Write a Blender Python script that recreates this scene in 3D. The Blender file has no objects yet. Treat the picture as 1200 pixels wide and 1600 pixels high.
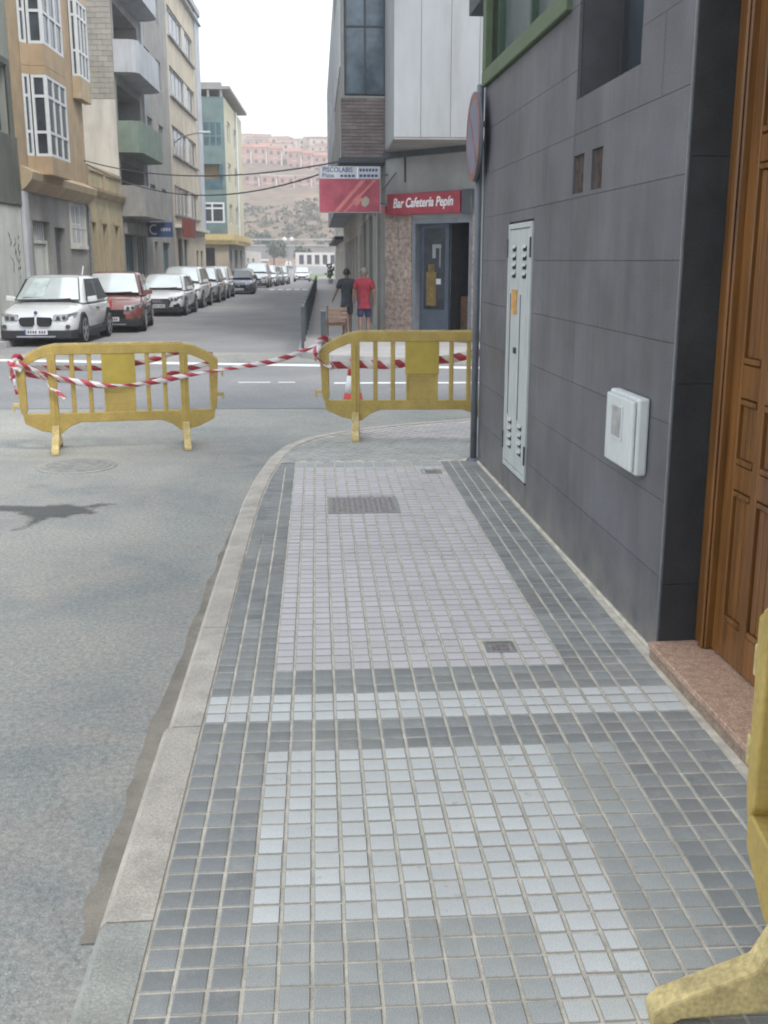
import bpy, bmesh, math, random
from mathutils import Vector, Matrix
R = random.Random(7)
PI = math.pi
SC = bpy.context.scene
COL = SC.collection

# ------------------------------------------------------------------ camera, sky, sun, exposure
cam_d = bpy.data.cameras.new("camera")
cam = bpy.data.objects.new("camera", cam_d)
COL.objects.link(cam)
cam.location = (0, 0, 1.7)
cam.rotation_euler = (PI / 2 - math.radians(13.5236), 0, -math.radians(3.609))
cam_d.sensor_fit = 'VERTICAL'
cam_d.sensor_height = 36.0
cam_d.lens = 36.0 * 1634.0 / 1600.0
cam_d.clip_start = 0.05
cam_d.clip_end = 4000
SC.camera = cam

SUN_EL, SUN_AZ = math.radians(52), math.radians(150)     # azimuth clockwise from +Y
world = bpy.data.worlds.new("World")
SC.world = world
world.use_nodes = True
wn, wl = world.node_tree.nodes, world.node_tree.links
wn.clear()
w_out = wn.new("ShaderNodeOutputWorld")
w_bg = wn.new("ShaderNodeBackground")
w_sky = wn.new("ShaderNodeTexSky")
w_sky.sky_type = 'NISHITA'
w_sky.sun_disc = False
w_sky.sun_elevation = SUN_EL
w_sky.sun_rotation = SUN_AZ
w_sky.dust_density = 3.0
w_tc = wn.new("ShaderNodeTexCoord")
w_map = wn.new("ShaderNodeMapping")
w_map.inputs['Scale'].default_value = (1, 1, 2.2)
w_noise = wn.new("ShaderNodeTexNoise")
w_noise.inputs['Scale'].default_value = 1.6
w_noise.inputs['Detail'].default_value = 5
w_ramp = wn.new("ShaderNodeValToRGB")
w_ramp.color_ramp.elements[0].position = 0.30
w_ramp.color_ramp.elements[0].color = (0.62, 0.62, 0.62, 1)
w_ramp.color_ramp.elements[1].position = 0.55
w_ramp.color_ramp.elements[1].color = (0.92, 0.92, 0.92, 1)
w_mix = wn.new("ShaderNodeMix")
w_mix.data_type = 'RGBA'
w_mix.inputs['B'].default_value = (10.3, 11.2, 12.1, 1)    # bright thin overcast
wl.new(w_tc.outputs['Generated'], w_map.inputs['Vector'])
wl.new(w_map.outputs['Vector'], w_noise.inputs['Vector'])
wl.new(w_noise.outputs['Fac'], w_ramp.inputs['Fac'])
wl.new(w_ramp.outputs['Color'], w_mix.inputs['Factor'])
wl.new(w_sky.outputs['Color'], w_mix.inputs['A'])
wl.new(w_mix.outputs['Result'], w_bg.inputs['Color'])
w_bg.inputs['Strength'].default_value = 0.10
wl.new(w_bg.outputs['Background'], w_out.inputs['Surface'])

sun_d = bpy.data.lights.new("sun", 'SUN')
sun_d.energy = 1.5
sun_d.angle = math.radians(12)
sun_d.color = (1.0, 0.95, 0.88)
sun = bpy.data.objects.new("sun", sun_d)
COL.objects.link(sun)
to_sun = Vector((math.sin(SUN_AZ) * math.cos(SUN_EL), math.cos(SUN_AZ) * math.cos(SUN_EL), math.sin(SUN_EL)))
sun.rotation_euler = to_sun.to_track_quat('Z', 'Y').to_euler()
sun.location = (0, 0, 30)

SC.view_settings.view_transform = 'Standard'
SC.view_settings.look = 'None'
SC.view_settings.exposure = 0.78
SC.view_settings.gamma = 1.0
SC.view_settings.use_curve_mapping = False
SC.render.engine = 'CYCLES'
SC.cycles.filter_width = 2.0
SC.cycles.max_bounces = 6
SC.cycles.volume_bounces = 0

# ------------------------------------------------------------------ materials
def mat(name, col, rough=0.75, var=0.14, scale=6.0, bump=0.0, bscale=60.0, metal=0.0, spec=0.4,
        rand=0.0, island=0.0, col2=None, lo=0.35, hi=0.65, coat=0.0, speck=0.0, sscale=220.0, emit=0.0, stretch=(1, 1, 1)):
    m = bpy.data.materials.new(name)
    m.use_nodes = True
    n, l = m.node_tree.nodes, m.node_tree.links
    b = n["Principled BSDF"]
    b.inputs['Roughness'].default_value = rough
    b.inputs['Metallic'].default_value = metal
    b.inputs['Specular IOR Level'].default_value = spec
    b.inputs['Coat Weight'].default_value = coat
    b.inputs['Coat Roughness'].default_value = 0.05
    tc = n.new("ShaderNodeTexCoord")
    mp = n.new("ShaderNodeMapping")
    mp.inputs['Scale'].default_value = stretch
    l.new(tc.outputs['Object'], mp.inputs['Vector'])
    vec = mp.outputs['Vector']
    no = n.new("ShaderNodeTexNoise")
    no.inputs['Scale'].default_value = scale
    no.inputs['Detail'].default_value = 6
    no.inputs['Roughness'].default_value = 0.6
    l.new(vec, no.inputs['Vector'])
    rp = n.new("ShaderNodeValToRGB")
    a = col2 if col2 else tuple(c * (1 - var) for c in col)
    bb = col if col2 else tuple(min(1, c * (1 + var)) for c in col)
    rp.color_ramp.elements[0].position = lo
    rp.color_ramp.elements[1].position = hi
    rp.color_ramp.elements[0].color = (*a, 1)
    rp.color_ramp.elements[1].color = (*bb, 1)
    l.new(no.outputs['Fac'], rp.inputs['Fac'])
    out = rp.outputs['Color']
    if speck:
        s = n.new("ShaderNodeTexNoise")
        s.inputs['Scale'].default_value = sscale
        s.inputs['Detail'].default_value = 2
        l.new(vec, s.inputs['Vector'])
        mr = n.new("ShaderNodeMapRange")
        mr.inputs['From Min'].default_value = 0.3
        mr.inputs['From Max'].default_value = 0.7
        mr.inputs['To Min'].default_value = 1 - speck
        mr.inputs['To Max'].default_value = 1 + speck
        l.new(s.outputs['Fac'], mr.inputs['Value'])
        vm = n.new("ShaderNodeVectorMath")
        vm.operation = 'MULTIPLY'
        l.new(out, vm.inputs[0])
        l.new(mr.outputs['Result'], vm.inputs[1])
        out = vm.outputs['Vector']
    for amt, node, sock in ((rand, "ShaderNodeObjectInfo", 'Random'), (island, "ShaderNodeNewGeometry", 'Random Per Island')):
        if amt:
            oi = n.new(node)
            mr = n.new("ShaderNodeMapRange")
            mr.inputs['To Min'].default_value = 1 - amt
            mr.inputs['To Max'].default_value = 1 + amt
            l.new(oi.outputs[sock], mr.inputs['Value'])
            vm = n.new("ShaderNodeVectorMath")
            vm.operation = 'MULTIPLY'
            l.new(out, vm.inputs[0])
            l.new(mr.outputs['Result'], vm.inputs[1])
            out = vm.outputs['Vector']
    l.new(out, b.inputs['Base Color'])
    if bump:
        bn = n.new("ShaderNodeTexNoise")
        bn.inputs['Scale'].default_value = bscale
        bn.inputs['Detail'].default_value = 4
        l.new(vec, bn.inputs['Vector'])
        bp = n.new("ShaderNodeBump")
        bp.inputs['Strength'].default_value = bump
        bp.inputs['Distance'].default_value = 0.02
        l.new(bn.outputs['Fac'], bp.inputs['Height'])
        l.new(bp.outputs['Normal'], b.inputs['Normal'])
    if emit:
        b.inputs['Emission Color'].default_value = (*col, 1)
        b.inputs['Emission Strength'].default_value = emit
    return m

def mat_road(name, a, b_, c):
    """worn asphalt: broad tone patches, mid blotches, fine grit"""
    m = mat(name, b_, rough=0.9, scale=0.55, col2=a, lo=0.38, hi=0.62, speck=0.22, sscale=150, bump=0.35, bscale=120, spec=0.25)
    n, l = m.node_tree.nodes, m.node_tree.links
    b = n["Principled BSDF"]
    src = b.inputs['Base Color'].links[0].from_socket
    tc = n.new("ShaderNodeTexCoord")
    no = n.new("ShaderNodeTexNoise")
    no.inputs['Scale'].default_value = 2.3
    no.inputs['Detail'].default_value = 9
    no.inputs['Roughness'].default_value = 0.7
    no.inputs['Distortion'].default_value = 0.6
    l.new(tc.outputs['Object'], no.inputs['Vector'])
    rp = n.new("ShaderNodeValToRGB")
    rp.color_ramp.elements[0].position = 0.42
    rp.color_ramp.elements[0].color = (0, 0, 0, 1)
    rp.color_ramp.elements[1].position = 0.70
    rp.color_ramp.elements[1].color = (0.75, 0.75, 0.75, 1)
    l.new(no.outputs['Fac'], rp.inputs['Fac'])
    mx = n.new("ShaderNodeMix")
    mx.data_type = 'RGBA'
    mx.inputs['B'].default_value = (*c, 1)
    l.new(rp.outputs['Color'], mx.inputs['Factor'])
    l.new(src, mx.inputs['A'])
    # aggregate grains and hairline cracks
    g = n.new("ShaderNodeTexNoise"); g.inputs['Scale'].default_value = 42; g.inputs['Detail'].default_value = 5; g.inputs['Roughness'].default_value = 0.75
    l.new(tc.outputs['Object'], g.inputs['Vector'])
    gm = n.new("ShaderNodeMapRange")
    for k, v in (('From Min', .32), ('From Max', .68), ('To Min', .70), ('To Max', 1.30)): gm.inputs[k].default_value = v
    l.new(g.outputs['Fac'], gm.inputs['Value'])
    wz = n.new("ShaderNodeTexNoise"); wz.inputs['Scale'].default_value = 3.0; wz.inputs['Detail'].default_value = 6
    l.new(tc.outputs['Object'], wz.inputs['Vector'])
    wa = n.new("ShaderNodeVectorMath"); wa.operation = 'MULTIPLY_ADD'; wa.inputs[1].default_value = (.5, .5, .5)
    l.new(wz.outputs['Color'], wa.inputs[0]); l.new(tc.outputs['Object'], wa.inputs[2])
    vo = n.new("ShaderNodeTexVoronoi"); vo.feature = 'DISTANCE_TO_EDGE'; vo.inputs['Scale'].default_value = 0.42
    l.new(wa.outputs['Vector'], vo.inputs['Vector'])
    cr = n.new("ShaderNodeMapRange")
    for k, v in (('From Min', .0), ('From Max', .006), ('To Min', .87), ('To Max', 1.0)): cr.inputs[k].default_value = v
    l.new(vo.outputs['Distance'], cr.inputs['Value'])
    mm = n.new("ShaderNodeMath"); mm.operation = 'MULTIPLY'
    l.new(gm.outputs['Result'], mm.inputs[0]); l.new(cr.outputs['Result'], mm.inputs[1])
    vm = n.new("ShaderNodeVectorMath"); vm.operation = 'MULTIPLY'
    l.new(mx.outputs['Result'], vm.inputs[0]); l.new(mm.outputs[0], vm.inputs[1])
    l.new(vm.outputs['Vector'], b.inputs['Base Color'])
    return m

def dirt(m, col, amount, scale, lo=.45, hi=.7, stretch=(1, 1, 1), zband=None, detail=7):
    """mix a dirt colour over a material in world space; zband = (full below, none above)"""
    n, l = m.node_tree.nodes, m.node_tree.links
    b = n["Principled BSDF"]
    src = b.inputs['Base Color'].links[0].from_socket
    ge = n.new("ShaderNodeNewGeometry")
    mp = n.new("ShaderNodeMapping"); mp.inputs['Scale'].default_value = stretch
    l.new(ge.outputs['Position'], mp.inputs['Vector'])
    no = n.new("ShaderNodeTexNoise"); no.inputs['Scale'].default_value = scale; no.inputs['Detail'].default_value = detail; no.inputs['Roughness'].default_value = .65
    l.new(mp.outputs['Vector'], no.inputs['Vector'])
    mr = n.new("ShaderNodeMapRange")
    for k, v in (('From Min', lo), ('From Max', hi), ('To Min', 0), ('To Max', amount)): mr.inputs[k].default_value = v
    l.new(no.outputs['Fac'], mr.inputs['Value'])
    fac = mr.outputs['Result']
    if zband:
        sx = n.new("ShaderNodeSeparateXYZ"); l.new(ge.outputs['Position'], sx.inputs['Vector'])
        zr = n.new("ShaderNodeMapRange")
        for k, v in (('From Min', zband[0]), ('From Max', zband[1]), ('To Min', 1), ('To Max', 0)): zr.inputs[k].default_value = v
        l.new(sx.outputs['Z'], zr.inputs['Value'])
        mu = n.new("ShaderNodeMath"); mu.operation = 'MULTIPLY'
        l.new(fac, mu.inputs[0]); l.new(zr.outputs['Result'], mu.inputs[1]); fac = mu.outputs[0]
    mx = n.new("ShaderNodeMix"); mx.data_type = 'RGBA'; mx.inputs['B'].default_value = (*col, 1)
    l.new(fac, mx.inputs['Factor']); l.new(src, mx.inputs['A'])
    l.new(mx.outputs['Result'], b.inputs['Base Color'])

M = {}
M['road'] = mat_road('asphalt_old', (0.23, 0.24, 0.232), (0.33, 0.328, 0.30), (0.36, 0.325, 0.285))
M['road_far'] = mat_road('asphalt_street', (0.235, 0.232, 0.24), (0.285, 0.28, 0.285), (0.26, 0.25, 0.245))
M['road_dark'] = mat_road('asphalt_patch', (0.205, 0.21, 0.215), (0.255, 0.255, 0.26), (0.24, 0.232, 0.23))
M['stain'] = mat('oil_stained_asphalt', (0.125, 0.13, 0.13), 0.7, speck=0.2, sscale=120)
M['gutter'] = mat('gutter_cement', (0.225, 0.20, 0.165), 0.9, 0.22, 5, speck=0.15)
M['line'] = mat('road_paint', (0.72, 0.72, 0.72), 0.7, 0.12, 20)
M['mortar'] = mat('mortar', (0.52, 0.475, 0.40), 0.95, 0.2, 9, speck=0.15, bump=0.3)
M['dark'] = mat('tile_dark', (0.23, 0.238, 0.236), 0.72, 0.2, 3, speck=0.26, sscale=260, rand=0.16, island=0.12, bump=0.12, bscale=200)
M['pale'] = mat('tile_pale', (0.56, 0.565, 0.55), 0.72, 0.1, 2.5, speck=0.2, sscale=260, rand=0.07, island=0.05, bump=0.12, bscale=200)
M['grey'] = mat('tile_grey', (0.36, 0.365, 0.35), 0.75, 0.16, 2.0, speck=0.24, sscale=260, rand=0.09, island=0.07, bump=0.12, bscale=200)
M['pink'] = mat('tile_pinkish', (0.53, 0.495, 0.50), 0.72, 0.08, 2.0, speck=0.1, sscale=260, rand=0.06, island=0.05, bump=0.1, bscale=200)
M['side_shade'] = mat('tile_side_shade', (0.30, 0.285, 0.26), 0.95, 0.25, 8)  # side colour paints in the shade of the joints between tiles
M['kerb'] = mat('kerb_stone', (0.45, 0.405, 0.35), 0.85, 0.14, 4, speck=0.18, sscale=130, bump=0.25, bscale=90, rand=0.06)
M['kerb_wet'] = mat('kerb_stone_grey', (0.31, 0.31, 0.28), 0.85, 0.15, 4, speck=0.18, sscale=130, bump=0.25, bscale=90)
M['clad'] = mat('wall_slab', (0.103, 0.10, 0.112), 0.5, 0.22, 1.6, speck=0.14, sscale=90, rand=0.05, bump=0.05, bscale=40, spec=0.45)
M['clad_joint'] = mat('wall_joint', (0.085, 0.082, 0.09), 0.9)
M['jamb'] = mat('dark_jamb_stone', (0.035, 0.037, 0.04), 0.45, 0.2, 6, speck=0.15, sscale=90)
M['wood'] = mat('varnished_wood', (0.165, 0.068, 0.015), 0.4, 0.4, 3.0, stretch=(9, 9, 0.5), coat=0.25, bump=0.1, bscale=20)
M['wood_dark'] = mat('wood_groove', (0.065, 0.026, 0.008), 0.5, 0.3, 3.0, stretch=(9, 9, 0.5))
M['granite'] = mat('pink_granite', (0.43, 0.285, 0.205), 0.5, 0.2, 30, speck=0.35, sscale=110)
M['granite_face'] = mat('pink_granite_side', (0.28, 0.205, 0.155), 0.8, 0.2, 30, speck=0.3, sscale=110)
M['green'] = mat('green_paint', (0.09, 0.122, 0.068), 0.6, 0.1)
M['green_dk'] = mat('green_dark', (0.055, 0.085, 0.06), 0.6)
M['white_metal'] = mat('white_cabinet', (0.44, 0.46, 0.45), 0.5, 0.07, 4)
M['white_plastic'] = mat('white_plastic', (0.56, 0.58, 0.57), 0.45, 0.05, 5)
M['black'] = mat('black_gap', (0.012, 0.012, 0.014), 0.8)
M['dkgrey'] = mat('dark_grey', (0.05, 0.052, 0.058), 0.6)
M['steel'] = mat('galvanised_steel', (0.30, 0.31, 0.32), 0.45, 0.15, 8, metal=0.6)
M['post'] = mat('painted_post', (0.13, 0.14, 0.16), 0.5)
M['yellow'] = mat('yellow_plastic', (0.42, 0.30, 0.085), 0.6, 0.12, 5, speck=0.08, sscale=60, spec=0.4)
M['yellow_worn'] = mat('yellow_plastic_worn', (0.52, 0.41, 0.19), 0.75, 0.25, 12, speck=0.2, sscale=80)
M['yellow_bright'] = mat('yellow_panel', (0.43, 0.32, 0.06), 0.45, 0.1, 5)
M['cone_red'] = mat('cone_red', (0.55, 0.06, 0.035), 0.5)
M['cone_white'] = mat('cone_white', (0.7, 0.68, 0.66), 0.5)
M['glass'] = mat('window_glass', (0.05, 0.06, 0.07), 0.12, 0.4, 1.2, spec=0.4)
M['glass_blue'] = mat('glazing_blue', (0.10, 0.135, 0.165), 0.12, 0.35, 2.5, spec=0.6)
M['teal'] = mat('teal_panel', (0.15, 0.22, 0.22), 0.35, 0.2, 0.7)
M['teal_dk'] = mat('teal_glass', (0.075, 0.135, 0.16), 0.15, 0.3, 1.5)
M['wframe'] = mat('white_frame', (0.62, 0.64, 0.65), 0.5, 0.06)
M['orange'] = mat('ochre_render', (0.40, 0.295, 0.185), 0.85, 0.12, 1.3, speck=0.1, sscale=40)
M['orange_lt'] = mat('ochre_light', (0.44, 0.345, 0.225), 0.85, 0.12, 1.3, speck=0.08, sscale=40)
M['tanwall'] = mat('tan_render', (0.36, 0.31, 0.24), 0.9, 0.12, 1.0)
M['greywall'] = mat('grey_render', (0.29, 0.285, 0.27), 0.9, 0.16, 1.0, speck=0.08, sscale=30)
M['greengrey'] = mat('greengrey_render', (0.25, 0.27, 0.235), 0.9, 0.15, 0.8)
M['olive'] = mat('olive_dark_render', (0.115, 0.12, 0.105), 0.9, 0.2, 0.9)
M['chalk'] = mat('white_limewash', (0.56, 0.585, 0.54), 0.9, 0.1, 1.1)
M['block'] = mat('cement_block', (0.34, 0.325, 0.29), 0.95, 0.15, 1.5, rand=0.07, island=0.07)
M['cream'] = mat('cream_render', (0.52, 0.455, 0.36), 0.9, 0.1, 1.0)
M['cream_lt'] = mat('cream_pale', (0.60, 0.57, 0.52), 0.9, 0.08, 1.0)
M['yellowwall'] = mat('yellow_render', (0.42, 0.355, 0.225), 0.9, 0.16, 1.4)
M['yellowband'] = mat('yellow_band', (0.52, 0.42, 0.21), 0.8, 0.1)
M['paleyellow'] = mat('pale_yellow_render', (0.52, 0.49, 0.36), 0.9, 0.1)
M['bluegrey'] = mat('bluish_render', (0.45, 0.47, 0.50), 0.9, 0.1, 0.9)
M['balc_green'] = mat('balcony_green', (0.165, 0.225, 0.185), 0.8, 0.15, 1.2)
M['brown'] = mat('brown_wood', (0.10, 0.055, 0.035), 0.6, 0.25, 6)
M['stone'] = mat('mottled_stone', (0.30, 0.235, 0.20), 0.7, 0.35, 11, speck=0.3, sscale=40, rand=0.08)
M['brick'] = mat('brown_brick', (0.17, 0.14, 0.135), 0.9, 0.2, 3, island=0.18, rand=0.15)
M['barwall'] = mat('bar_render', (0.30, 0.305, 0.295), 0.9, 0.13, 1.2)
M['whitepanel'] = mat('white_facade_panel', (0.36, 0.375, 0.39), 0.6, 0.05, 0.9, rand=0.03)
M['cornice'] = mat('dark_cornice', (0.07, 0.08, 0.09), 0.8)
M['doorblue'] = mat('bluegrey_door', (0.065, 0.082, 0.11), 0.45, 0.12)
M['doorframe'] = mat('door_frame_grey', (0.17, 0.185, 0.21), 0.5)
M['red'] = mat('sign_red', (0.32, 0.045, 0.065), 0.45, 0.12, 6)
M['red_dusty'] = mat('sign_red_dusty', (0.30, 0.06, 0.085), 0.55, 0.22, 3)
M['pinkish'] = mat('sign_pink_stripe', (0.46, 0.155, 0.145), 0.55, 0.15, 6)
M['white'] = mat('white_paint', (0.78, 0.78, 0.78), 0.5, 0.05)
M['bluesign'] = mat('blue_sign', (0.035, 0.06, 0.16), 0.45, 0.1)
M['bluelett'] = mat('blue_letter', (0.03, 0.04, 0.12), 0.6)
M['signblue'] = mat('traffic_blue', (0.15, 0.15, 0.22), 0.4, 0.1)
M['signred'] = mat('traffic_red', (0.22, 0.10, 0.09), 0.45, 0.15)
M['tyre'] = mat('tyre_rubber', (0.018, 0.018, 0.02), 0.85)
M['rim'] = mat('alloy', (0.42, 0.43, 0.45), 0.35, metal=0.7)
M['trim'] = mat('black_trim', (0.025, 0.026, 0.03), 0.6)
M['carglass'] = mat('car_glass', (0.03, 0.035, 0.04), 0.03, 0.1, 1, spec=0.9, coat=0.6)
M['screen'] = mat('bright_windscreen', (0.56, 0.60, 0.60), 0.10, 0.10, 1.2, metal=0.3, spec=0.8, coat=0.8)  # pale base colour paints the white sky reflection into the glass
M['lamp'] = mat('headlamp', (0.30, 0.31, 0.33), 0.12, 0.2, 12, metal=0.35, coat=0.8)
M['plate'] = mat('plate_white', (0.62, 0.63, 0.66), 0.5)
M['skin'] = mat('skin', (0.23, 0.13, 0.095), 0.6, 0.1)
M['shirt_red'] = mat('red_cotton', (0.23, 0.025, 0.04), 0.85, 0.2, 8)
M['shirt_black'] = mat('black_cotton', (0.035, 0.042, 0.052), 0.85, 0.25, 8)
M['shorts_navy'] = mat('navy_cotton', (0.03, 0.035, 0.085), 0.85, 0.2, 8)
M['shorts_grey'] = mat('charcoal_cotton', (0.055, 0.06, 0.07), 0.85, 0.2, 8)
M['hair_grey'] = mat('grey_hair', (0.20, 0.17, 0.16), 0.8)
M['hair_black'] = mat('black_hair', (0.025, 0.025, 0.03), 0.7)
M['rail'] = mat('dark_railing', (0.06, 0.07, 0.08), 0.5)
M['pave_far'] = mat('far_pavement', (0.38, 0.365, 0.36), 0.85, 0.1, 1.2, speck=0.1, sscale=25)
M['earth'] = mat('dry_hillside', (0.36, 0.225, 0.15), 0.95, scale=0.022, col2=(0.21, 0.155, 0.11), lo=0.44, hi=0.60, speck=0.3, sscale=0.35)
M['shrub'] = mat('scrub_leaf', (0.14, 0.13, 0.085), 0.9, 0.3, 0.4, island=0.3)
M['leaf'] = mat('tree_leaf', (0.085, 0.115, 0.065), 0.8, 0.3, 0.6, island=0.35)
M['bark'] = mat('bark', (0.12, 0.09, 0.065), 0.9)
M['hill_orange'] = mat('terracotta_render', (0.50, 0.295, 0.235), 0.9, 0.1, 0.3, rand=0.10)
M['hill_cream'] = mat('hill_cream_render', (0.58, 0.48, 0.40), 0.9, 0.1, 0.3, rand=0.18)
M['hill_roof'] = mat('clay_roof', (0.42, 0.20, 0.13), 0.9, 0.15, 0.6, rand=0.12)
M['hill_white'] = mat('hill_white_render', (0.66, 0.63, 0.60), 0.9, 0.08, 0.3)
M['verge'] = mat('grass_verge', (0.19, 0.23, 0.12), 0.95, 0.3, 0.5)
M['posteryel'] = mat('poster_yellow', (0.15, 0.105, 0.035), 0.6, 0.4, 7)
M['amber'] = mat('amber_sticker', (0.50, 0.27, 0.08), 0.6, 0.3, 14)

for k_, c_ in (('dark', (.30, .29, .26)), ('pale', (.36, .35, .32)), ('grey', (.26, .255, .235)), ('pink', (.40, .37, .35))):
    dirt(M[k_], c_, .30 if k_ in ('pale', 'pink') else .5, 1.1, .42, .72)
    dirt(M[k_], (.13, .125, .115), .5, 16, .62, .74)
    dirt(M[k_], (.50, .46, .40), .35, 9, .55, .75)
dirt(M['clad'], (.20, .19, .18), .30, 2.2, .45, .75, (3, 3, .5))
dirt(M['clad'], (.26, .235, .20), .75, 5, .30, .62, (1, 1, 1), (0.0, .32))
dirt(M['clad'], (.06, .06, .065), .28, 1.6, .5, .75, (4, 4, .3))
dirt(M['white_metal'], (.24, .23, .20), .5, 6, .5, .75, (3, 3, .6))
dirt(M['white_plastic'], (.36, .35, .31), .5, 9, .5, .75, (2, 2, .6))
dirt(M['kerb'], (.25, .23, .20), .5, 7, .5, .7)
dirt(M['yellow'], (.22, .18, .10), .28, 9, .55, .75)
for k_ in ('greengrey', 'chalk', 'orange', 'orange_lt', 'greywall', 'yellowwall', 'cream', 'cream_lt', 'bluegrey', 'balc_green', 'barwall', 'whitepanel', 'tanwall', 'paleyellow', 'teal'):
    dirt(M[k_], (.20, .185, .165), .45, .9, .45, .75, (2.2, 2.2, .35))
# soft-edged damp stain, its outline carried by a vertex attribute
def stain_mat():
    m = bpy.data.materials.new('damp_stain'); m.use_nodes = True
    n, l = m.node_tree.nodes, m.node_tree.links
    b = n["Principled BSDF"]; b.inputs['Base Color'].default_value = (.085, .09, .088, 1); b.inputs['Roughness'].default_value = .6
    at = n.new("ShaderNodeAttribute"); at.attribute_name = 'inside'
    tc = n.new("ShaderNodeTexCoord"); no = n.new("ShaderNodeTexNoise"); no.inputs['Scale'].default_value = 9; no.inputs['Detail'].default_value = 8; no.inputs['Roughness'].default_value = .75
    l.new(tc.outputs['Object'], no.inputs['Vector'])
    ad = n.new("ShaderNodeMath"); ad.operation = 'MULTIPLY_ADD'; l.new(no.outputs['Fac'], ad.inputs[0]); ad.inputs[1].default_value = 2.0; l.new(at.outputs['Fac'], ad.inputs[2])
    mr = n.new("ShaderNodeMapRange")
    for k, v in (('From Min', 1.35), ('From Max', 1.95), ('To Min', 0), ('To Max', .78)): mr.inputs[k].default_value = v
    l.new(ad.outputs[0], mr.inputs['Value']); l.new(mr.outputs['Result'], b.inputs['Alpha'])
    return m
M['damp'] = stain_mat()

# striped plastic tape, stripes follow the UV along the ribbon
def tape_mat():
    m = bpy.data.materials.new('barrier_tape')
    m.use_nodes = True
    n, l = m.node_tree.nodes, m.node_tree.links
    b = n["Principled BSDF"]
    uv = n.new("ShaderNodeUVMap")
    sx = n.new("ShaderNodeSeparateXYZ")
    l.new(uv.outputs['UV'], sx.inputs['Vector'])
    ad = n.new("ShaderNodeMath"); ad.operation = 'MULTIPLY_ADD'
    l.new(sx.outputs['Y'], ad.inputs[0]); ad.inputs[1].default_value = 0.09
    l.new(sx.outputs['X'], ad.inputs[2])
    dv = n.new("ShaderNodeMath"); dv.operation = 'DIVIDE'; dv.inputs[1].default_value = 0.20
    l.new(ad.outputs[0], dv.inputs[0])
    fr = n.new("ShaderNodeMath"); fr.operation = 'FRACT'
    l.new(dv.outputs[0], fr.inputs[0])
    gt = n.new("ShaderNodeMath"); gt.operation = 'GREATER_THAN'; gt.inputs[1].default_value = 0.5
    l.new(fr.outputs[0], gt.inputs[0])
    mx = n.new("ShaderNodeMix"); mx.data_type = 'RGBA'
    mx.inputs['A'].default_value = (0.74, 0.70, 0.70, 1)
    mx.inputs['B'].default_value = (0.44, 0.045, 0.07, 1)
    l.new(gt.outputs[0], mx.inputs['Factor'])
    l.new(mx.outputs['Result'], b.inputs['Base Color'])
    b.inputs['Roughness'].default_value = 0.4
    return m
M['tape'] = tape_mat()

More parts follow.
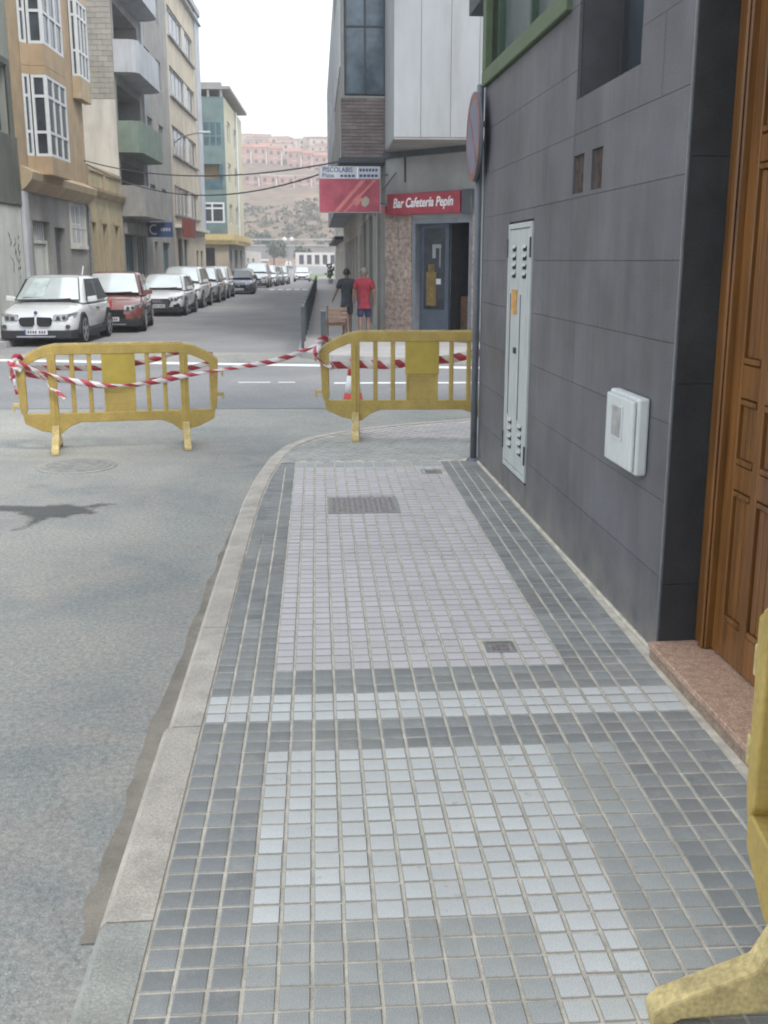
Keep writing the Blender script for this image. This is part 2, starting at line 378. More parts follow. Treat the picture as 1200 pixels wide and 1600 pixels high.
# ------------------------------------------------------------------ mesh helpers
class MB:
    def __init__(s):
        s.v, s.f, s.m = [], [], []
    def add(s, vs, fs, mi=0):
        o = len(s.v)
        s.v += [tuple(p) for p in vs]
        for f in fs:
            s.f.append(tuple(i + o for i in f)); s.m.append(mi)
    def quad(s, a, b, c, d, mi=0):
        s.add([a, b, c, d], [(0, 1, 2, 3)], mi)
    def hexa(s, p, mi=0):
        s.add(p, [(0, 3, 2, 1), (4, 5, 6, 7), (0, 1, 5, 4), (1, 2, 6, 5), (2, 3, 7, 6), (3, 0, 4, 7)], mi)
    def box(s, x0, x1, y0, y1, z0, z1, mi=0):
        s.hexa([(x0, y0, z0), (x1, y0, z0), (x1, y1, z0), (x0, y1, z0), (x0, y0, z1), (x1, y0, z1), (x1, y1, z1), (x0, y1, z1)], mi)
    def mbox(s, mp, u0, u1, z0, z1, d0, d1, mi=0):
        s.hexa([mp(u0, z0, d0), mp(u1, z0, d0), mp(u1, z0, d1), mp(u0, z0, d1), mp(u0, z1, d0), mp(u1, z1, d0), mp(u1, z1, d1), mp(u0, z1, d1)], mi)
    def prism(s, poly, z0, z1, mi=0, top=None):
        n = len(poly)
        vs = [(x, y, z0) for x, y in poly] + [(x, y, z1) for x, y in poly]
        s.add(vs, [tuple(range(n - 1, -1, -1))], mi)
        s.f.append(tuple(len(s.v) - n + i for i in range(n))); s.m.append(mi if top is None else top)
        o = len(s.v) - 2 * n
        for i in range(n):
            j = (i + 1) % n
            s.f.append((o + i, o + j, o + n + j, o + n + i)); s.m.append(mi)
    def fprism(s, poly, fn, d0, d1, mi=0):
        """polygon in (a,b) extruded between depths d0,d1, mapped by fn(a,b,d)"""
        n = len(poly)
        vs = [fn(a, b, d0) for a, b in poly] + [fn(a, b, d1) for a, b in poly]
        fs = [tuple(range(n - 1, -1, -1)), tuple(range(n, 2 * n))]
        for i in range(n):
            j = (i + 1) % n
            fs.append((i, j, n + j, n + i))
        s.add(vs, fs, mi)
    def tube(s, path, r, n=8, mi=0, caps=True):
        path = [Vector(p) for p in path]
        rs = r if isinstance(r, (list, tuple)) else [r] * len(path)
        rings = []
        for i, p in enumerate(path):
            d = (path[min(i + 1, len(path) - 1)] - path[max(i - 1, 0)]).normalized()
            a = d.cross(Vector((0, 0, 1)))
            if a.length < 1e-3: a = d.cross(Vector((1, 0, 0)))
            a.normalize(); b = d.cross(a)
            rings.append([p + (a * math.cos(2 * PI * k / n) + b * math.sin(2 * PI * k / n)) * rs[i] for k in range(n)])
        vs = [q for ring in rings for q in ring]
        fs = []
        for i in range(len(rings) - 1):
            for k in range(n):
                k2 = (k + 1) % n
                fs.append((i * n + k, i * n + k2, (i + 1) * n + k2, (i + 1) * n + k))
        if caps:
            fs.append(tuple(range(n - 1, -1, -1))); fs.append(tuple((len(rings) - 1) * n + k for k in range(n)))
        s.add(vs, fs, mi)
    def build(s, name, mats, parent=None, smooth=False, bevel=0.0, loc=None, rotz=None, seg=1):
        me = bpy.data.meshes.new(name)
        me.from_pydata(s.v, [], s.f)
        if not isinstance(mats, (list, tuple)): mats = [mats]
        for m in mats: me.materials.append(m)
        if len(mats) > 1: me.polygons.foreach_set('material_index', s.m)
        bm = bmesh.new(); bm.from_mesh(me)
        bmesh.ops.recalc_face_normals(bm, faces=bm.faces)
        bm.to_mesh(me); bm.free()
        if smooth: me.polygons.foreach_set('use_smooth', [True] * len(me.polygons))
        me.update()
        o = bpy.data.objects.new(name, me)
        COL.objects.link(o)
        if parent: o.parent = parent
        if loc: o.location = loc
        if rotz is not None: o.rotation_euler = (0, 0, rotz)
        if bevel:
            md = o.modifiers.new('bevel', 'BEVEL'); md.width = bevel; md.segments = seg; md.limit_method = 'ANGLE'
        return o

def tag(o, label, cat, group=None, kind=None):
    if label: o['label'] = label
    if cat: o['category'] = cat
    if group: o['group'] = group
    if kind: o['kind'] = kind
    return o
def structure(o):
    o['kind'] = 'structure'; return o
def thing(name, label, cat, loc=(0, 0, 0), rotz=0.0, group=None):
    o = bpy.data.objects.new(name, None)
    COL.objects.link(o)
    o.location = loc; o.rotation_euler = (0, 0, rotz)
    o.empty_display_size = 0.1
    return tag(o, label, cat, group)
def copy_tree(o, parent=None):
    c = o.copy(); COL.objects.link(c)
    if parent: c.parent = parent
    for ch in list(o.children): copy_tree(ch, c)
    return c
def text_mesh(name, txt, size, m, parent, mtx, shear=0.0, offset=0.0, ext=0.003, sx=1.0):
    cu = bpy.data.curves.new(name, 'FONT')
    cu.body = txt; cu.size = size; cu.shear = shear; cu.offset = offset; cu.extrude = ext
    cu.align_x = 'CENTER'; cu.align_y = 'CENTER'; cu.resolution_u = 3
    t = bpy.data.objects.new(name, cu); COL.objects.link(t)
    bpy.context.view_layer.update()
    me = bpy.data.meshes.new_from_object(t.evaluated_get(bpy.context.evaluated_depsgraph_get()))
    bpy.data.objects.remove(t); bpy.data.curves.remove(cu)
    me.materials.clear(); me.materials.append(m)
    me.transform(Matrix.Diagonal((sx, 1, 1, 1)))
    o = bpy.data.objects.new(name, me); COL.objects.link(o)
    o.parent = parent; o.matrix_local = mtx
    return o
def frame_mtx(origin, xdir, zdir=(0, 0, 1)):
    """matrix whose X runs along xdir, Y up, Z = X x Y (out of the face)"""
    x = Vector(xdir).normalized(); y = Vector(zdir).normalized(); z = x.cross(y)
    return Matrix(((x.x, y.x, z.x, origin[0]), (x.y, y.y, z.y, origin[1]), (x.z, y.z, z.z, origin[2]), (0, 0, 0, 1)))

def facade(mb, mp, u0, u1, z0, z1, ops, depth=0.2, mi=0):
    us = sorted({u0, u1, *[o[0] for o in ops], *[o[1] for o in ops]})
    zs = sorted({z0, z1, *[o[2] for o in ops], *[o[3] for o in ops]})
    us = [u for u in us if u0 <= u <= u1]; zs = [z for z in zs if z0 <= z <= z1]
    for i in range(len(us) - 1):
        for j in range(len(zs) - 1):
            cu, cz = (us[i] + us[i + 1]) / 2, (zs[j] + zs[j + 1]) / 2
            if any(o[0] < cu < o[1] and o[2] < cz < o[3] for o in ops): continue
            mb.quad(mp(us[i], zs[j], 0), mp(us[i + 1], zs[j], 0), mp(us[i + 1], zs[j + 1], 0), mp(us[i], zs[j + 1], 0), mi)
    for o in ops:
        a, b, c, d = o[:4]
        dp = o[4] if len(o) > 4 else depth
        for (p, q) in (((a, c), (a, d)), ((b, c), (b, d)), ((a, c), (b, c)), ((a, d), (b, d))):
            mb.quad(mp(p[0], p[1], 0), mp(q[0], q[1], 0), mp(q[0], q[1], -dp), mp(p[0], p[1], -dp), mi)

def window(parent, mp, u0, u1, z0, z1, d, cols=2, rows=1, fw=0.06, fm=None, gm=None, name='window', rowsplit=None, ft=0.06):
    fm = fm or M['wframe']; gm = gm or M['glass']
    mb = MB()
    du = (u1 - u0) / cols
    zs = [z0] + (rowsplit if rowsplit else [z0 + (z1 - z0) * k / rows for k in range(1, rows)]) + [z1]
    for k in range(cols + 1):
        c = u0 + du * k
        a, b = (c - fw / 2, c + fw / 2)
        if k == 0: a, b = u0, u0 + fw
        if k == cols: a, b = u1 - fw, u1
        mb.mbox(mp, a, b, z0, z1, d - ft, d)
    for k, z in enumerate(zs):
        a, b = z - fw / 2, z + fw / 2
        if k == 0: a, b = z0, z0 + fw
        if k == len(zs) - 1: a, b = z1 - fw, z1
        mb.mbox(mp, u0 + 0.002, u1 - 0.002, a, b, d - ft, d - 0.004)
    w = mb.build(name, fm, parent)
    for i in range(cols):
        for j in range(len(zs) - 1):
            g = MB()
            g.mbox(mp, u0 + du * i + fw * 0.4, u0 + du * (i + 1) - fw * 0.4, zs[j] + fw * 0.4, zs[j + 1] - fw * 0.4, d - ft * 0.75, d - ft * 0.5)
            g.build('pane', gm, w)
    return w

def zroad(y):
    pts = [(-40, -0.12), (11, -0.12), (20, -0.20), (75, -0.20), (140, -0.80), (200, -0.25), (300, 0.6), (420, 0.8)]
    for (a, za), (b, zb) in zip(pts, pts[1:]):
        if a <= y <= b: return za + (zb - za) * (y - a) / (b - a)
    return pts[-1][1]

# ------------------------------------------------------------------ road
YS = [-30, -10, 0, 4, 8, 11, 14, 17, 20, 30, 45, 60, 75, 90, 105, 120, 140, 160, 180, 200, 230, 260, 300]
def sheet(name, x0, x1, ys, dz, m, parent=None):
    mb = MB()
    for a, b in zip(ys, ys[1:]):
        mb.quad((x0, a, zroad(a) + dz), (x1, a, zroad(a) + dz), (x1, b, zroad(b) + dz), (x0, b, zroad(b) + dz))
    o = mb.build(name, m, parent)
    return o
ground = structure(sheet('ground', -160, 160, YS, -0.03, M['pave_far']))
road = structure(sheet('road', -70, 70, [y for y in YS if y <= 20] + [22.5], 0.0, M['road']))
street = structure(sheet('street', -14, 14, [22.5] + [y for y in YS if y > 22.5], 0.0, M['road_far']))

def ragged(pts, amp, n, z, rng):
    """closed outline subdivided and jittered so the edge is irregular"""
    out = []
    for i, p in enumerate(pts):
        q = pts[(i + 1) % len(pts)]
        for k in range(n):
            t = k / n
            out.append((p[0] + (q[0] - p[0]) * t + rng.uniform(-amp, amp), p[1] + (q[1] - p[1]) * t + rng.uniform(-amp, amp), z))
    return out
def flat_poly(name, pts, m, parent):
    me = bpy.data.meshes.new(name)
    bm = bmesh.new()
    vs = [bm.verts.new(p) for p in pts]
    f = bm.faces.new(vs)
    bmesh.ops.triangulate(bm, faces=[f])
    bm.normal_update()
    for f in bm.faces:
        if f.normal.z < 0: f.normal_flip()
    bm.to_mesh(me); bm.free()
    me.materials.append(m)
    o = bpy.data.objects.new(name, me); COL.objects.link(o); o.parent = parent
    return o
rr = random.Random(3)
# darker resurfaced strip along the crossing street
def strip_on_road(name, y0, y1, x0, x1, dz, m, parent, skew=0.0, amp=0.05, nx=40):
    mb = MB()
    a = [(x0 + (x1 - x0) * k / nx) for k in range(nx + 1)]
    lo = [y0 - skew * x + rr.uniform(-amp, amp) for x in a]
    hi = [y1 - skew * x + rr.uniform(-amp, amp) for x in a]
    for k in range(nx):
        p = []
        for (x, y) in ((a[k], lo[k]), (a[k + 1], lo[k + 1])): p.append((x, y))
        # split across so that the strip follows the road profile
        n = 8
        for j in range(n):
            t0, t1 = j / n, (j + 1) / n
            q = []
            for (x, l, h, t) in ((a[k], lo[k], hi[k], t0), (a[k + 1], lo[k + 1], hi[k + 1], t0), (a[k + 1], lo[k + 1], hi[k + 1], t1), (a[k], lo[k], hi[k], t1)):
                y = l + (h - l) * t
                q.append((x, y, zroad(y) + dz))
            mb.quad(*q)
    return mb.build(name, m, parent)
strip_on_road('asphalt_strip', 13.3, 20.3, -40, 40, 0.004, M['road_dark'], road, skew=0.06)
strip_on_road('white_line', 19.25, 19.70, -40, 9, 0.009, M['line'], road, skew=0.24, amp=0.01, nx=60)
strip_on_road('white_line', 16.25, 16.46, 0.25, 9, 0.009, M['line'], road, skew=0.04, amp=0.01)
for a, b in ((-1.25, -0.75), (-0.62, -0.36)):
    strip_on_road('white_line', 16.45, 16.55, a, b, 0.009, M['line'], road, skew=0.04, amp=0.015, nx=6)
for k in range(6):
    x = -3.15 + k * 0.55
    mb = MB(); mb.quad((x, 71.0, zroad(71) + .006), (x + .36, 71.0, zroad(71) + .006), (x + .36, 73.2, zroad(73) + .006), (x, 73.2, zroad(73) + .006))
    mb.build('crossing_stripe', M['line'], street)
# oil stain with arms
st = [(-2.45, 7.95), (-2.1, 7.90), (-1.95, 7.98), (-1.8, 7.88), (-1.62, 7.97), (-1.55, 7.93), (-1.74, 7.80), (-1.62, 7.62), (-1.80, 7.60), (-1.86, 7.50), (-1.97, 7.52),
      (-2.02, 7.30), (-2.12, 7.16), (-2.06, 7.36), (-2.10, 7.52), (-2.2, 7.62), (-2.28, 7.74), (-2.55, 7.72), (-2.9, 7.80), (-2.8, 7.90), (-2.62, 7.92)]
def soft_stain(pts, soft=.13, step=.02, z=-.1155):
    xs = [p[0] for p in pts]; ys = [p[1] for p in pts]
    x0, x1, y0, y1 = min(xs) - .1, max(xs) + .1, min(ys) - .1, max(ys) + .1
    nx, ny = int((x1 - x0) / step), int((y1 - y0) / step)
    vs, val = [], []
    for j_ in range(ny + 1):
        for i_ in range(nx + 1):
            x, y = x0 + i_ * step, y0 + j_ * step
            ins, dm = False, 9.0
            for (ax, ay), (bx, by) in zip(pts, pts[1:] + pts[:1]):
                if (ay > y) != (by > y) and x < (bx - ax) * (y - ay) / (by - ay) + ax: ins = not ins
                dx_, dy_ = bx - ax, by - ay
                q = max(0, min(1, ((x - ax) * dx_ + (y - ay) * dy_) / (dx_ * dx_ + dy_ * dy_)))
                dm = min(dm, math.hypot(x - ax - q * dx_, y - ay - q * dy_))
            d_ = dm if ins else -dm
            vs.append((x, y, z)); val.append(max(0.0, min(1.0, .5 + d_ / soft)))
    n_ = nx + 1
    fs = []
    for j_ in range(ny):
        for i_ in range(nx):
            f = (j_ * n_ + i_, j_ * n_ + i_ + 1, (j_ + 1) * n_ + i_ + 1, (j_ + 1) * n_ + i_)
            if max(val[k] for k in f) > .2: fs.append(f)
    me = bpy.data.meshes.new('oil_stain'); me.from_pydata(vs, [], fs)
    at = me.attributes.new('inside', 'FLOAT', 'POINT'); at.data.foreach_set('value', val)
    me.materials.append(M['damp'])
    o = bpy.data.objects.new('oil_stain', me); COL.objects.link(o); o.parent = road
soft_stain(st)
soft_stain([(-2.40, 5.35), (-2.25, 5.41), (-2.10, 5.38), (-2.2, 5.31)])
# cement fillet in the gutter
gut_out = [(-0.50, 8.75), (-0.60, 7.7), (-0.635, 6.6), (-0.65, 5.9), (-0.66, 5.2), (-0.665, 4.7), (-0.675, 4.24), (-0.70, 3.7), (-0.682, 3.3), (-0.695, 2.98), (-0.69, 2.7), (-0.67, 2.50)]
gut_in = [(-0.575, 2.55), (-0.565, 4.0), (-0.555, 6.0), (-0.545, 7.5), (-0.47, 8.75)]
gp = []
for p, q in zip(gut_out, gut_out[1:]):
    for k in range(4):
        t = k / 4
        gp.append((p[0] + (q[0] - p[0]) * t + rr.uniform(-.012, .012), p[1] + (q[1] - p[1]) * t, -0.116))
gp += [(x, y, -0.116) for x, y in gut_in]
flat_poly('gutter_fillet', gp, M['gutter'], road)

# manhole cover
t = thing('manhole_cover', 'round worn cast-iron manhole cover in the road in front of the left yellow barrier', 'manhole cover', (-2.2, 9.5, -0.12))
mb = MB(); mb.prism([(0.36 * math.cos(a), 0.36 * math.sin(a)) for a in [2 * PI * k / 32 for k in range(32)]], 0.0, 0.006); mb.build('frame_ring', M['road'], t)
mb = MB(); mb.prism([(0.30 * math.cos(a), 0.30 * math.sin(a)) for a in [2 * PI * k / 32 for k in range(32)]], 0.001, 0.011)
for k in range(-4, 5):
    w_ = math.sqrt(max(0.0, 0.27 ** 2 - (k * 0.06) ** 2))
    mb.box(-w_, w_, k * 0.06 - 0.008, k * 0.06 + 0.008, 0.0105, 0.015)
mb.build('lid', mat('cast_iron', (0.27, 0.265, 0.25), 0.85, 0.2, 15), t)

# ------------------------------------------------------------------ near pavement
WX = lambda y: 1.475 - 0.0218 * (y - 4.27) if y > 4.27 else 1.435      # wall or step line
KIN = [(-0.458, -1.0), (-0.458, 2.0), (-0.458, 3.0), (-0.457, 4.2), (-0.456, 5.6), (-0.448, 6.6), (-0.435, 7.5), (-0.40, 8.3), (-0.32, 9.2), (-0.22, 9.75), (-0.02, 10.2), (0.35, 10.62), (0.95, 11.0), (1.8, 11.35), (3.5, 11.8), (7, 12.2)]
def kin_x(y):
    for (x0, y0), (x1, y1) in zip(KIN, KIN[1:]):
        if y0 <= y <= y1: return x0 + (x1 - x0) * (y - y0) / (y1 - y0)
    return 9
def kin_y(x):
    for (x0, y0), (x1, y1) in zip(KIN[8:], KIN[9:]):
        if x0 <= x <= x1: return y0 + (y1 - y0) * (x - x0) / (x1 - x0)
    return 9.0
pav = MB()
poly = [(x, y) for x, y in KIN] + [(7, -1.0)]
pav.prism(poly[::-1], -0.16, -0.0034)
pavement = structure(pav.build('pavement', M['mortar']))

S = 0.0833
def cell_mesh(w, h, b=0.003, hh=0.014):
    x, y = w / 2, h / 2
    vs = [(-x, -y, -hh), (x, -y, -hh), (x, y, -hh), (-x, y, -hh), (-x, -y, -b * .8), (x, -y, -b * .8), (x, y, -b * .8), (-x, y, -b * .8),
          (-x + b, -y + b, 0), (x - b, -y + b, 0), (x - b, y - b, 0), (-x + b, y - b, 0)]
    fs = [(0, 1, 5, 4), (1, 2, 6, 5), (2, 3, 7, 6), (3, 0, 4, 7), (4, 5, 9, 8), (5, 6, 10, 9), (6, 7, 11, 10), (7, 4, 8, 11), (8, 9, 10, 11)]
    return vs, fs
CV, CF = cell_mesh(S - 0.0090, S - 0.0072)
CT, CS = CF[8:], CF[:8]          # worn top, sides with joint shade painted in
KINDS = {'dark': M['dark'], 'pale': M['pale'], 'grey': M['grey'], 'pink': M['pink']}
SHARED = {}
for k, m in KINDS.items():
    me = bpy.data.meshes.new(k + '_tile'); me.from_pydata(CV, [], CF); me.materials.append(m); me.materials.append(M['side_shade']); me.polygons.foreach_set('material_index', [1] * 8 + [0]); me.update(); SHARED[k] = me
cells = []
COVERS = [(0.052, 0.562, 7.03, 7.56), (0.735, 0.872, 4.345, 4.485), (0.842, 1.01, 8.38, 8.55)]
Y0 = 3.44
for i in range(0, 24):
    x0 = -0.452 + i * S; cx = x0 + S / 2
    for j in range(-34, 90):
        cy = Y0 + (j + 0.5) * S
        if cy < 0.9 or cy > 8.95: continue
        a_, c_ = cx - S / 2, cx + S / 2
        kx = max(kin_x(cy - S / 2), kin_x(cy + S / 2)) + 0.006
        if kx > a_ and cy > 6.0: a_ = kx
        if c_ > WX(cy) - 0.012: c_ = WX(cy) - 0.012
        if c_ - a_ < 0.018: continue
        cut = (c_ - a_) / S
        cx = (a_ + c_) / 2
        if any(a - S * .5 < cx < b + S * .5 and c - S * .5 < cy < d + S * .5 and not (cx < a or cx > b or cy < c or cy > d) for a, b, c, d in COVERS): continue
        if 0 <= j < 3 or 6 <= j < 9: k = 'dark'
        elif 3 <= j < 6: k = 'pale'
        elif j < 0:
            if i < 3: k = 'dark'
            elif i < 15:
                k = 'pale' if (j >= -12 or i >= 12) else 'grey'
                if j < -21 and i < 12: k = 'grey'
            elif i < 18: k = 'grey'
            else: k = 'dark'
        else:
            if i < 3 or i >= 18: k = 'dark'
            elif j < 63: k = 'pink'
            else: k = 'grey'
        cells.append((k, cx, cy, cut))
def visible(cx, cy):      # inside the photographed view of the ground
    d = Vector((cx, cy, -1.7)); yaw, p = math.radians(3.609), math.radians(13.5236)
    f = Vector((math.sin(yaw) * math.cos(p), math.cos(yaw) * math.cos(p), -math.sin(p))); r = Vector((math.cos(yaw), -math.sin(yaw), 0)); u = r.cross(f)
    z = d.dot(f)
    if z < 0.1: return False
    return abs(d.dot(r) / z) < 600 / 1634 and abs(d.dot(u) / z) < 800 / 1634
cells.sort(key=lambda c: c[2])
count = {k: 0 for k in KINDS}
rest = {k: MB() for k in KINDS}
TILTS = {}
for k, cx, cy, cut in cells:
    z = R.uniform(-0.0008, 0.0008)
    jx, jy = R.uniform(-.0011, .0011), R.uniform(-.0011, .0011)
    if visible(cx, cy) and count[k] < 300 and cut > .99:
        o = bpy.data.objects.new(k + '_tile', SHARED[k]); COL.objects.link(o)
        o.parent = pavement
        o.location = (cx + jx, cy + jy, z)
        o.rotation_euler = (R.uniform(-.005, .005), R.uniform(-.005, .005), R.uniform(-.012, .012))
        count[k] += 1
    else:
        tx, ty = R.uniform(-.006, .006), R.uniform(-.006, .006)
        rest[k].add([(cx + jx + a * (cut * S - .0090) / (S - .0090), cy + jy + b, z + c + a * tx + b * ty) for a, b, c in CV], CT)
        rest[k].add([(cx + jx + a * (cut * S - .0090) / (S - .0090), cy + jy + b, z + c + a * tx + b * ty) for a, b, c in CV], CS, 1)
# tiles of the rounded corner: turned grid
ang = math.radians(32)
ca, sa = math.cos(ang), math.sin(ang)
for i in range(-90, 120):
    for j in range(-90, 120):
        u, v = i * S, j * S
        cx, cy = 0.4 + u * ca - v * sa, 10.0 + u * sa + v * ca
        if not (-0.4 < cx < 6.5 and 8.99 < cy < 12.2): continue
        if cx + 0.02 < kin_x(cy) if cy < 9.8 else cy > kin_y(cx) - 0.05: continue
        if cx > 1.30 and cy < 9.06: continue
        # pale dropped-kerb wedge, grey elsewhere
        yl = 10.2 + 0.0 * cx if cx < 0.9 else 10.2 - 0.22 * (cx - 0.9)
        k = 'pink' if cy > max(yl, 9.55) and cx > 0.32 else 'grey'
        z = R.uniform(-0.001, 0.001)
        rest[k].add([(cx + a * ca - b * sa, cy + a * sa + b * ca, z + c) for a, b, c in CV], CT)
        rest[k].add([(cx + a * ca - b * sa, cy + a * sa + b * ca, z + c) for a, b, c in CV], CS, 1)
for k, mb in rest.items():
    if mb.v:
        o = mb.build(k + '_tiles', [KINDS[k], M['side_shade']], pavement); o['kind'] = 'stuff'

# kerb stones
def offs(path, d):
    out = []
    for i, p in enumerate(path):
        a = Vector(path[max(i - 1, 0)]); b = Vector(path[min(i + 1, len(path) - 1)])
        t_ = (b - a).normalized()
        out.append((p[0] - t_.y * d, p[1] + t_.x * d))
    return out
dense = []
for p, q in zip(KIN, KIN[1:]):
    n = max(1, int((Vector(q) - Vector(p)).length / 0.16))
    for k in range(n): dense.append((p[0] + (q[0] - p[0]) * k / n, p[1] + (q[1] - p[1]) * k / n))
dense.append(KIN[-1])
kerb = thing('kerb', None, None); structure(kerb)
cuts = [-1.0, 0.2, 1.35, 2.47, 3.66, 4.75, 5.85, 6.95, 7.75, 8.45, 9.1, 9.7]
def stone(pts, m, wide=0.125, drop=0.0):
    o1, o2, o3, o4 = offs(pts, -0.001), offs(pts, wide - 0.02), offs(pts, wide), offs(pts, wide + 0.035)
    mb = MB()
    n = len(pts)
    zt = 0.003 - drop
    ring = lambda i: [(*o1[i], -0.16), (*o1[i], zt), (*o2[i], zt - .002), (*o3[i], zt - 0.022), (*o4[i], -0.17)]
    vs = [q for i in range(n) for q in ring(i)]
    fs = []
    for i in range(n - 1):
        for k in range(4): fs.append((i * 5 + k, i * 5 + k + 1, (i + 1) * 5 + k + 1, (i + 1) * 5 + k))
    fs += [(0, 1, 2, 3, 4), tuple((n - 1) * 5 + k for k in (4, 3, 2, 1, 0))]
    mb.add(vs, fs)
    mb.build('kerb_stone', m, kerb)
idx = 0
seg = []
bounds = cuts + [99]
def trim(pts, g=0.004):
    a, b = Vector(pts[0]), Vector(pts[1]); c, d = Vector(pts[-1]), Vector(pts[-2])
    pts = list(pts); pts[0] = tuple(a + (b - a).normalized() * g); pts[-1] = tuple(c + (d - c).normalized() * g)
    return pts
def at_y(y):
    return (kin_x(y), y)
for a, b in zip(cuts, cuts[1:]):
    inner = [p for p in dense if a < p[1] < b and p[0] < 0]
    pts = [at_y(a)] + inner + [at_y(b)]
    stone(trim(pts), M['kerb_wet'] if b <= 2.5 else M['kerb'], 0.14 if b <= 4 else 0.125)
tail = [p for p in dense if p[1] > 9.7]
tail = [at_y(9.7)] + [p for p in tail if p[1] > 9.72]
for k in range(0, len(tail) - 1, 6):
    pts = tail[k:k + 7]
    if len(pts) > 1: stone(trim(pts), M['kerb'], 0.12)

# inspection covers
def cover(label, x0, x1, y0, y1, m, rows, group=None):
    t = thing('inspection_cover', label, 'inspection cover', ((x0 + x1) / 2, (y0 + y1) / 2, 0), 0, group)
    w, h = (x1 - x0) / 2, (y1 - y0) / 2
    mb = MB()
    for (a, b, c, d) in ((-w, w, -h, -h + .012), (-w, w, h - .012, h), (-w, -w + .012, -h + .012, h - .012), (w - .012, w, -h + .012, h - .012)): mb.box(a, b, c, d, -.01, .002)
    mb.build('frame', M['steel'], t)
    mb = MB(); mb.box(-w + .015, w - .015, -h + .015, h - .015, -.012, -.001)
    n = rows
    for i in range(n):
        for j in range(n):
            cx, cy = -w + .03 + (2 * w - .06) * (i + .5) / n, -h + .03 + (2 * h - .06) * (j + .5) / n
            s = min(w, h) / n * 0.55
            mb.box(cx - s, cx + s, cy - s * .5, cy + s * .5, -.0012, .0022)
    mb.build('lid', m, t)
covm = mat('cover_iron', (0.27, 0.245, 0.235), 0.75, 0.2, 30, speck=0.25, sscale=120)
cover('large square grey inspection cover set in the pinkish tiles of the pavement', 0.052, 0.562, 7.03, 7.56, covm, 12)
cover('small square meter cover in the pinkish tiles near the dark tile band', 0.735, 0.872, 4.345, 4.485, covm, 5)
cover('small pale meter cover at the far end of the pinkish tiles by the corner', 0.842, 1.01, 8.38, 8.55, covm, 5)

# ------------------------------------------------------------------ near building with dark stone cladding
ROT = math.atan2(0.1, 4.58)
nb = thing('stone_clad_building', 'building at right with dark grey stone cladding, wooden door and green trimmed upper window', 'building', (1.475, 4.27, 0), ROT)
mpw = lambda u, z, d: (-d, u, z)
WL = 4.58
ops = [(-1.35, -0.004, 0.0, 2.95, 0.20), (0.66, 1.75, 2.555, 3.55, 0.30), (1.54, 1.755, 2.06, 2.26, 0.08), (1.19, 1.39, 2.06, 2.26, 0.08), (1.95, 4.47, 3.16, 5.6, 0.12)]
mb = MB()
facade(mb, lambda u, z, d: mpw(u, z, d - 0.022), -6.5, WL, -0.01, 9.0, ops, 0.2)
mb.quad((.022, WL, 0), (12, WL, 0), (12, WL, 9), (.022, WL, 9))
mb.quad((.022, -6.5, 0), (12, -6.5, 0), (12, -6.5, 9), (.022, -6.5, 9))
mb.quad((12, -6.5, 0), (12, WL, 0), (12, WL, 9), (12, -6.5, 9))
mb.quad((.022, -6.5, 9), (12, -6.5, 9), (12, WL, 9), (.022, WL, 9))
mb.build('wall', M['clad_joint'], nb)
# cladding slabs, laid in courses with thin open joints
def rect_minus(r, holes):
    out = [r]
    for h in holes:
        nxt = []
        for (a, b, c, d) in out:
            if h[0] >= b or h[1] <= a or h[2] >= d or h[3] <= c: nxt.append((a, b, c, d)); continue
            if h[0] > a: nxt.append((a, h[0], c, d))
            if h[1] < b: nxt.append((h[1], b, c, d))
            x0, x1 = max(a, h[0]), min(b, h[1])
            if h[2] > c: nxt.append((x0, x1, c, h[2]))
            if h[3] < d: nxt.append((x0, x1, h[3], d))
        out = nxt
    return [q for q in out if q[1] - q[0] > 0.012 and q[3] - q[2] > 0.012]
holes = [o[:4] for o in ops] + [(2.70, 3.475, 0.19, 1.965), (1.93, 4.58, 3.04, 5.7)]
G = 0.0012
row = 0
z = 0.02
while z < 5.5:
    z1 = z + 0.336
    u = -2.6 + (0.45 if row % 2 else 0.0)
    while u < WL - 0.03:
        u1 = min(u + 1.25, WL - 0.028)
        uu, e = max(u, -2.6), u1
        # the jamb edge trim sits at the door corner
        for (a, b, c, d) in rect_minus((uu, e, z, z1), holes):
            if a < 0.0 < b and z < 2.95: a = 0.0
            mbp = MB()
            t_ = R.uniform(-.0006, .0006)
            mbp.hexa([mpw(a + G, c + G, -.019), mpw(b - G, c + G, -.019), mpw(b - G, c + G, t_), mpw(a + G, c + G, t_), mpw(a + G, d - G, -.019), mpw(b - G, d - G, -.019), mpw(b - G, d - G, t_), mpw(a + G, d - G, t_)])
            mbp.build('cladding_slab', M['clad'], nb)
        u += 1.25
    z = z1; row += 1
# mortar fillet at the foot of the wall
mb = MB(); mb.mbox(mpw, 0.0, WL, -0.004, 0.016, -0.02, 0.012); mb.build('base_fillet', M['mortar'], nb, bevel=.004)
# corner profiles
mb = MB(); mb.mbox(mpw, WL - 0.026, WL + 0.004, 0.0, 3.04, -0.03, 0.006); mb.build('corner_strip', M['post'], nb)
mb = MB(); mb.mbox(mpw, 0.0008, 0.009, 0.0, 2.95, -0.02, 0.003); mb.build('edge_strip', M['steel'], nb)
# door jamb return of dark slabs
for (a, b) in ((0.01, 0.33), (0.333, 1.2), (1.203, 2.1), (2.103, 2.94)):
    mb = MB(); mb.box(0.004, 0.195, -0.012, -0.001, a, b); mb.build('jamb_slab', M['jamb'], nb)
# granite doorstep
mb = MB(); mb.box(-0.035, 0.215, -1.36, -0.014, -0.02, 0.045, 1); mb.box(-0.043, 0.215, -1.36, -0.0135, 0.0452, 0.072, 0)
mb.build('doorstep', [M['granite'], M['granite_face']], nb, bevel=.003)
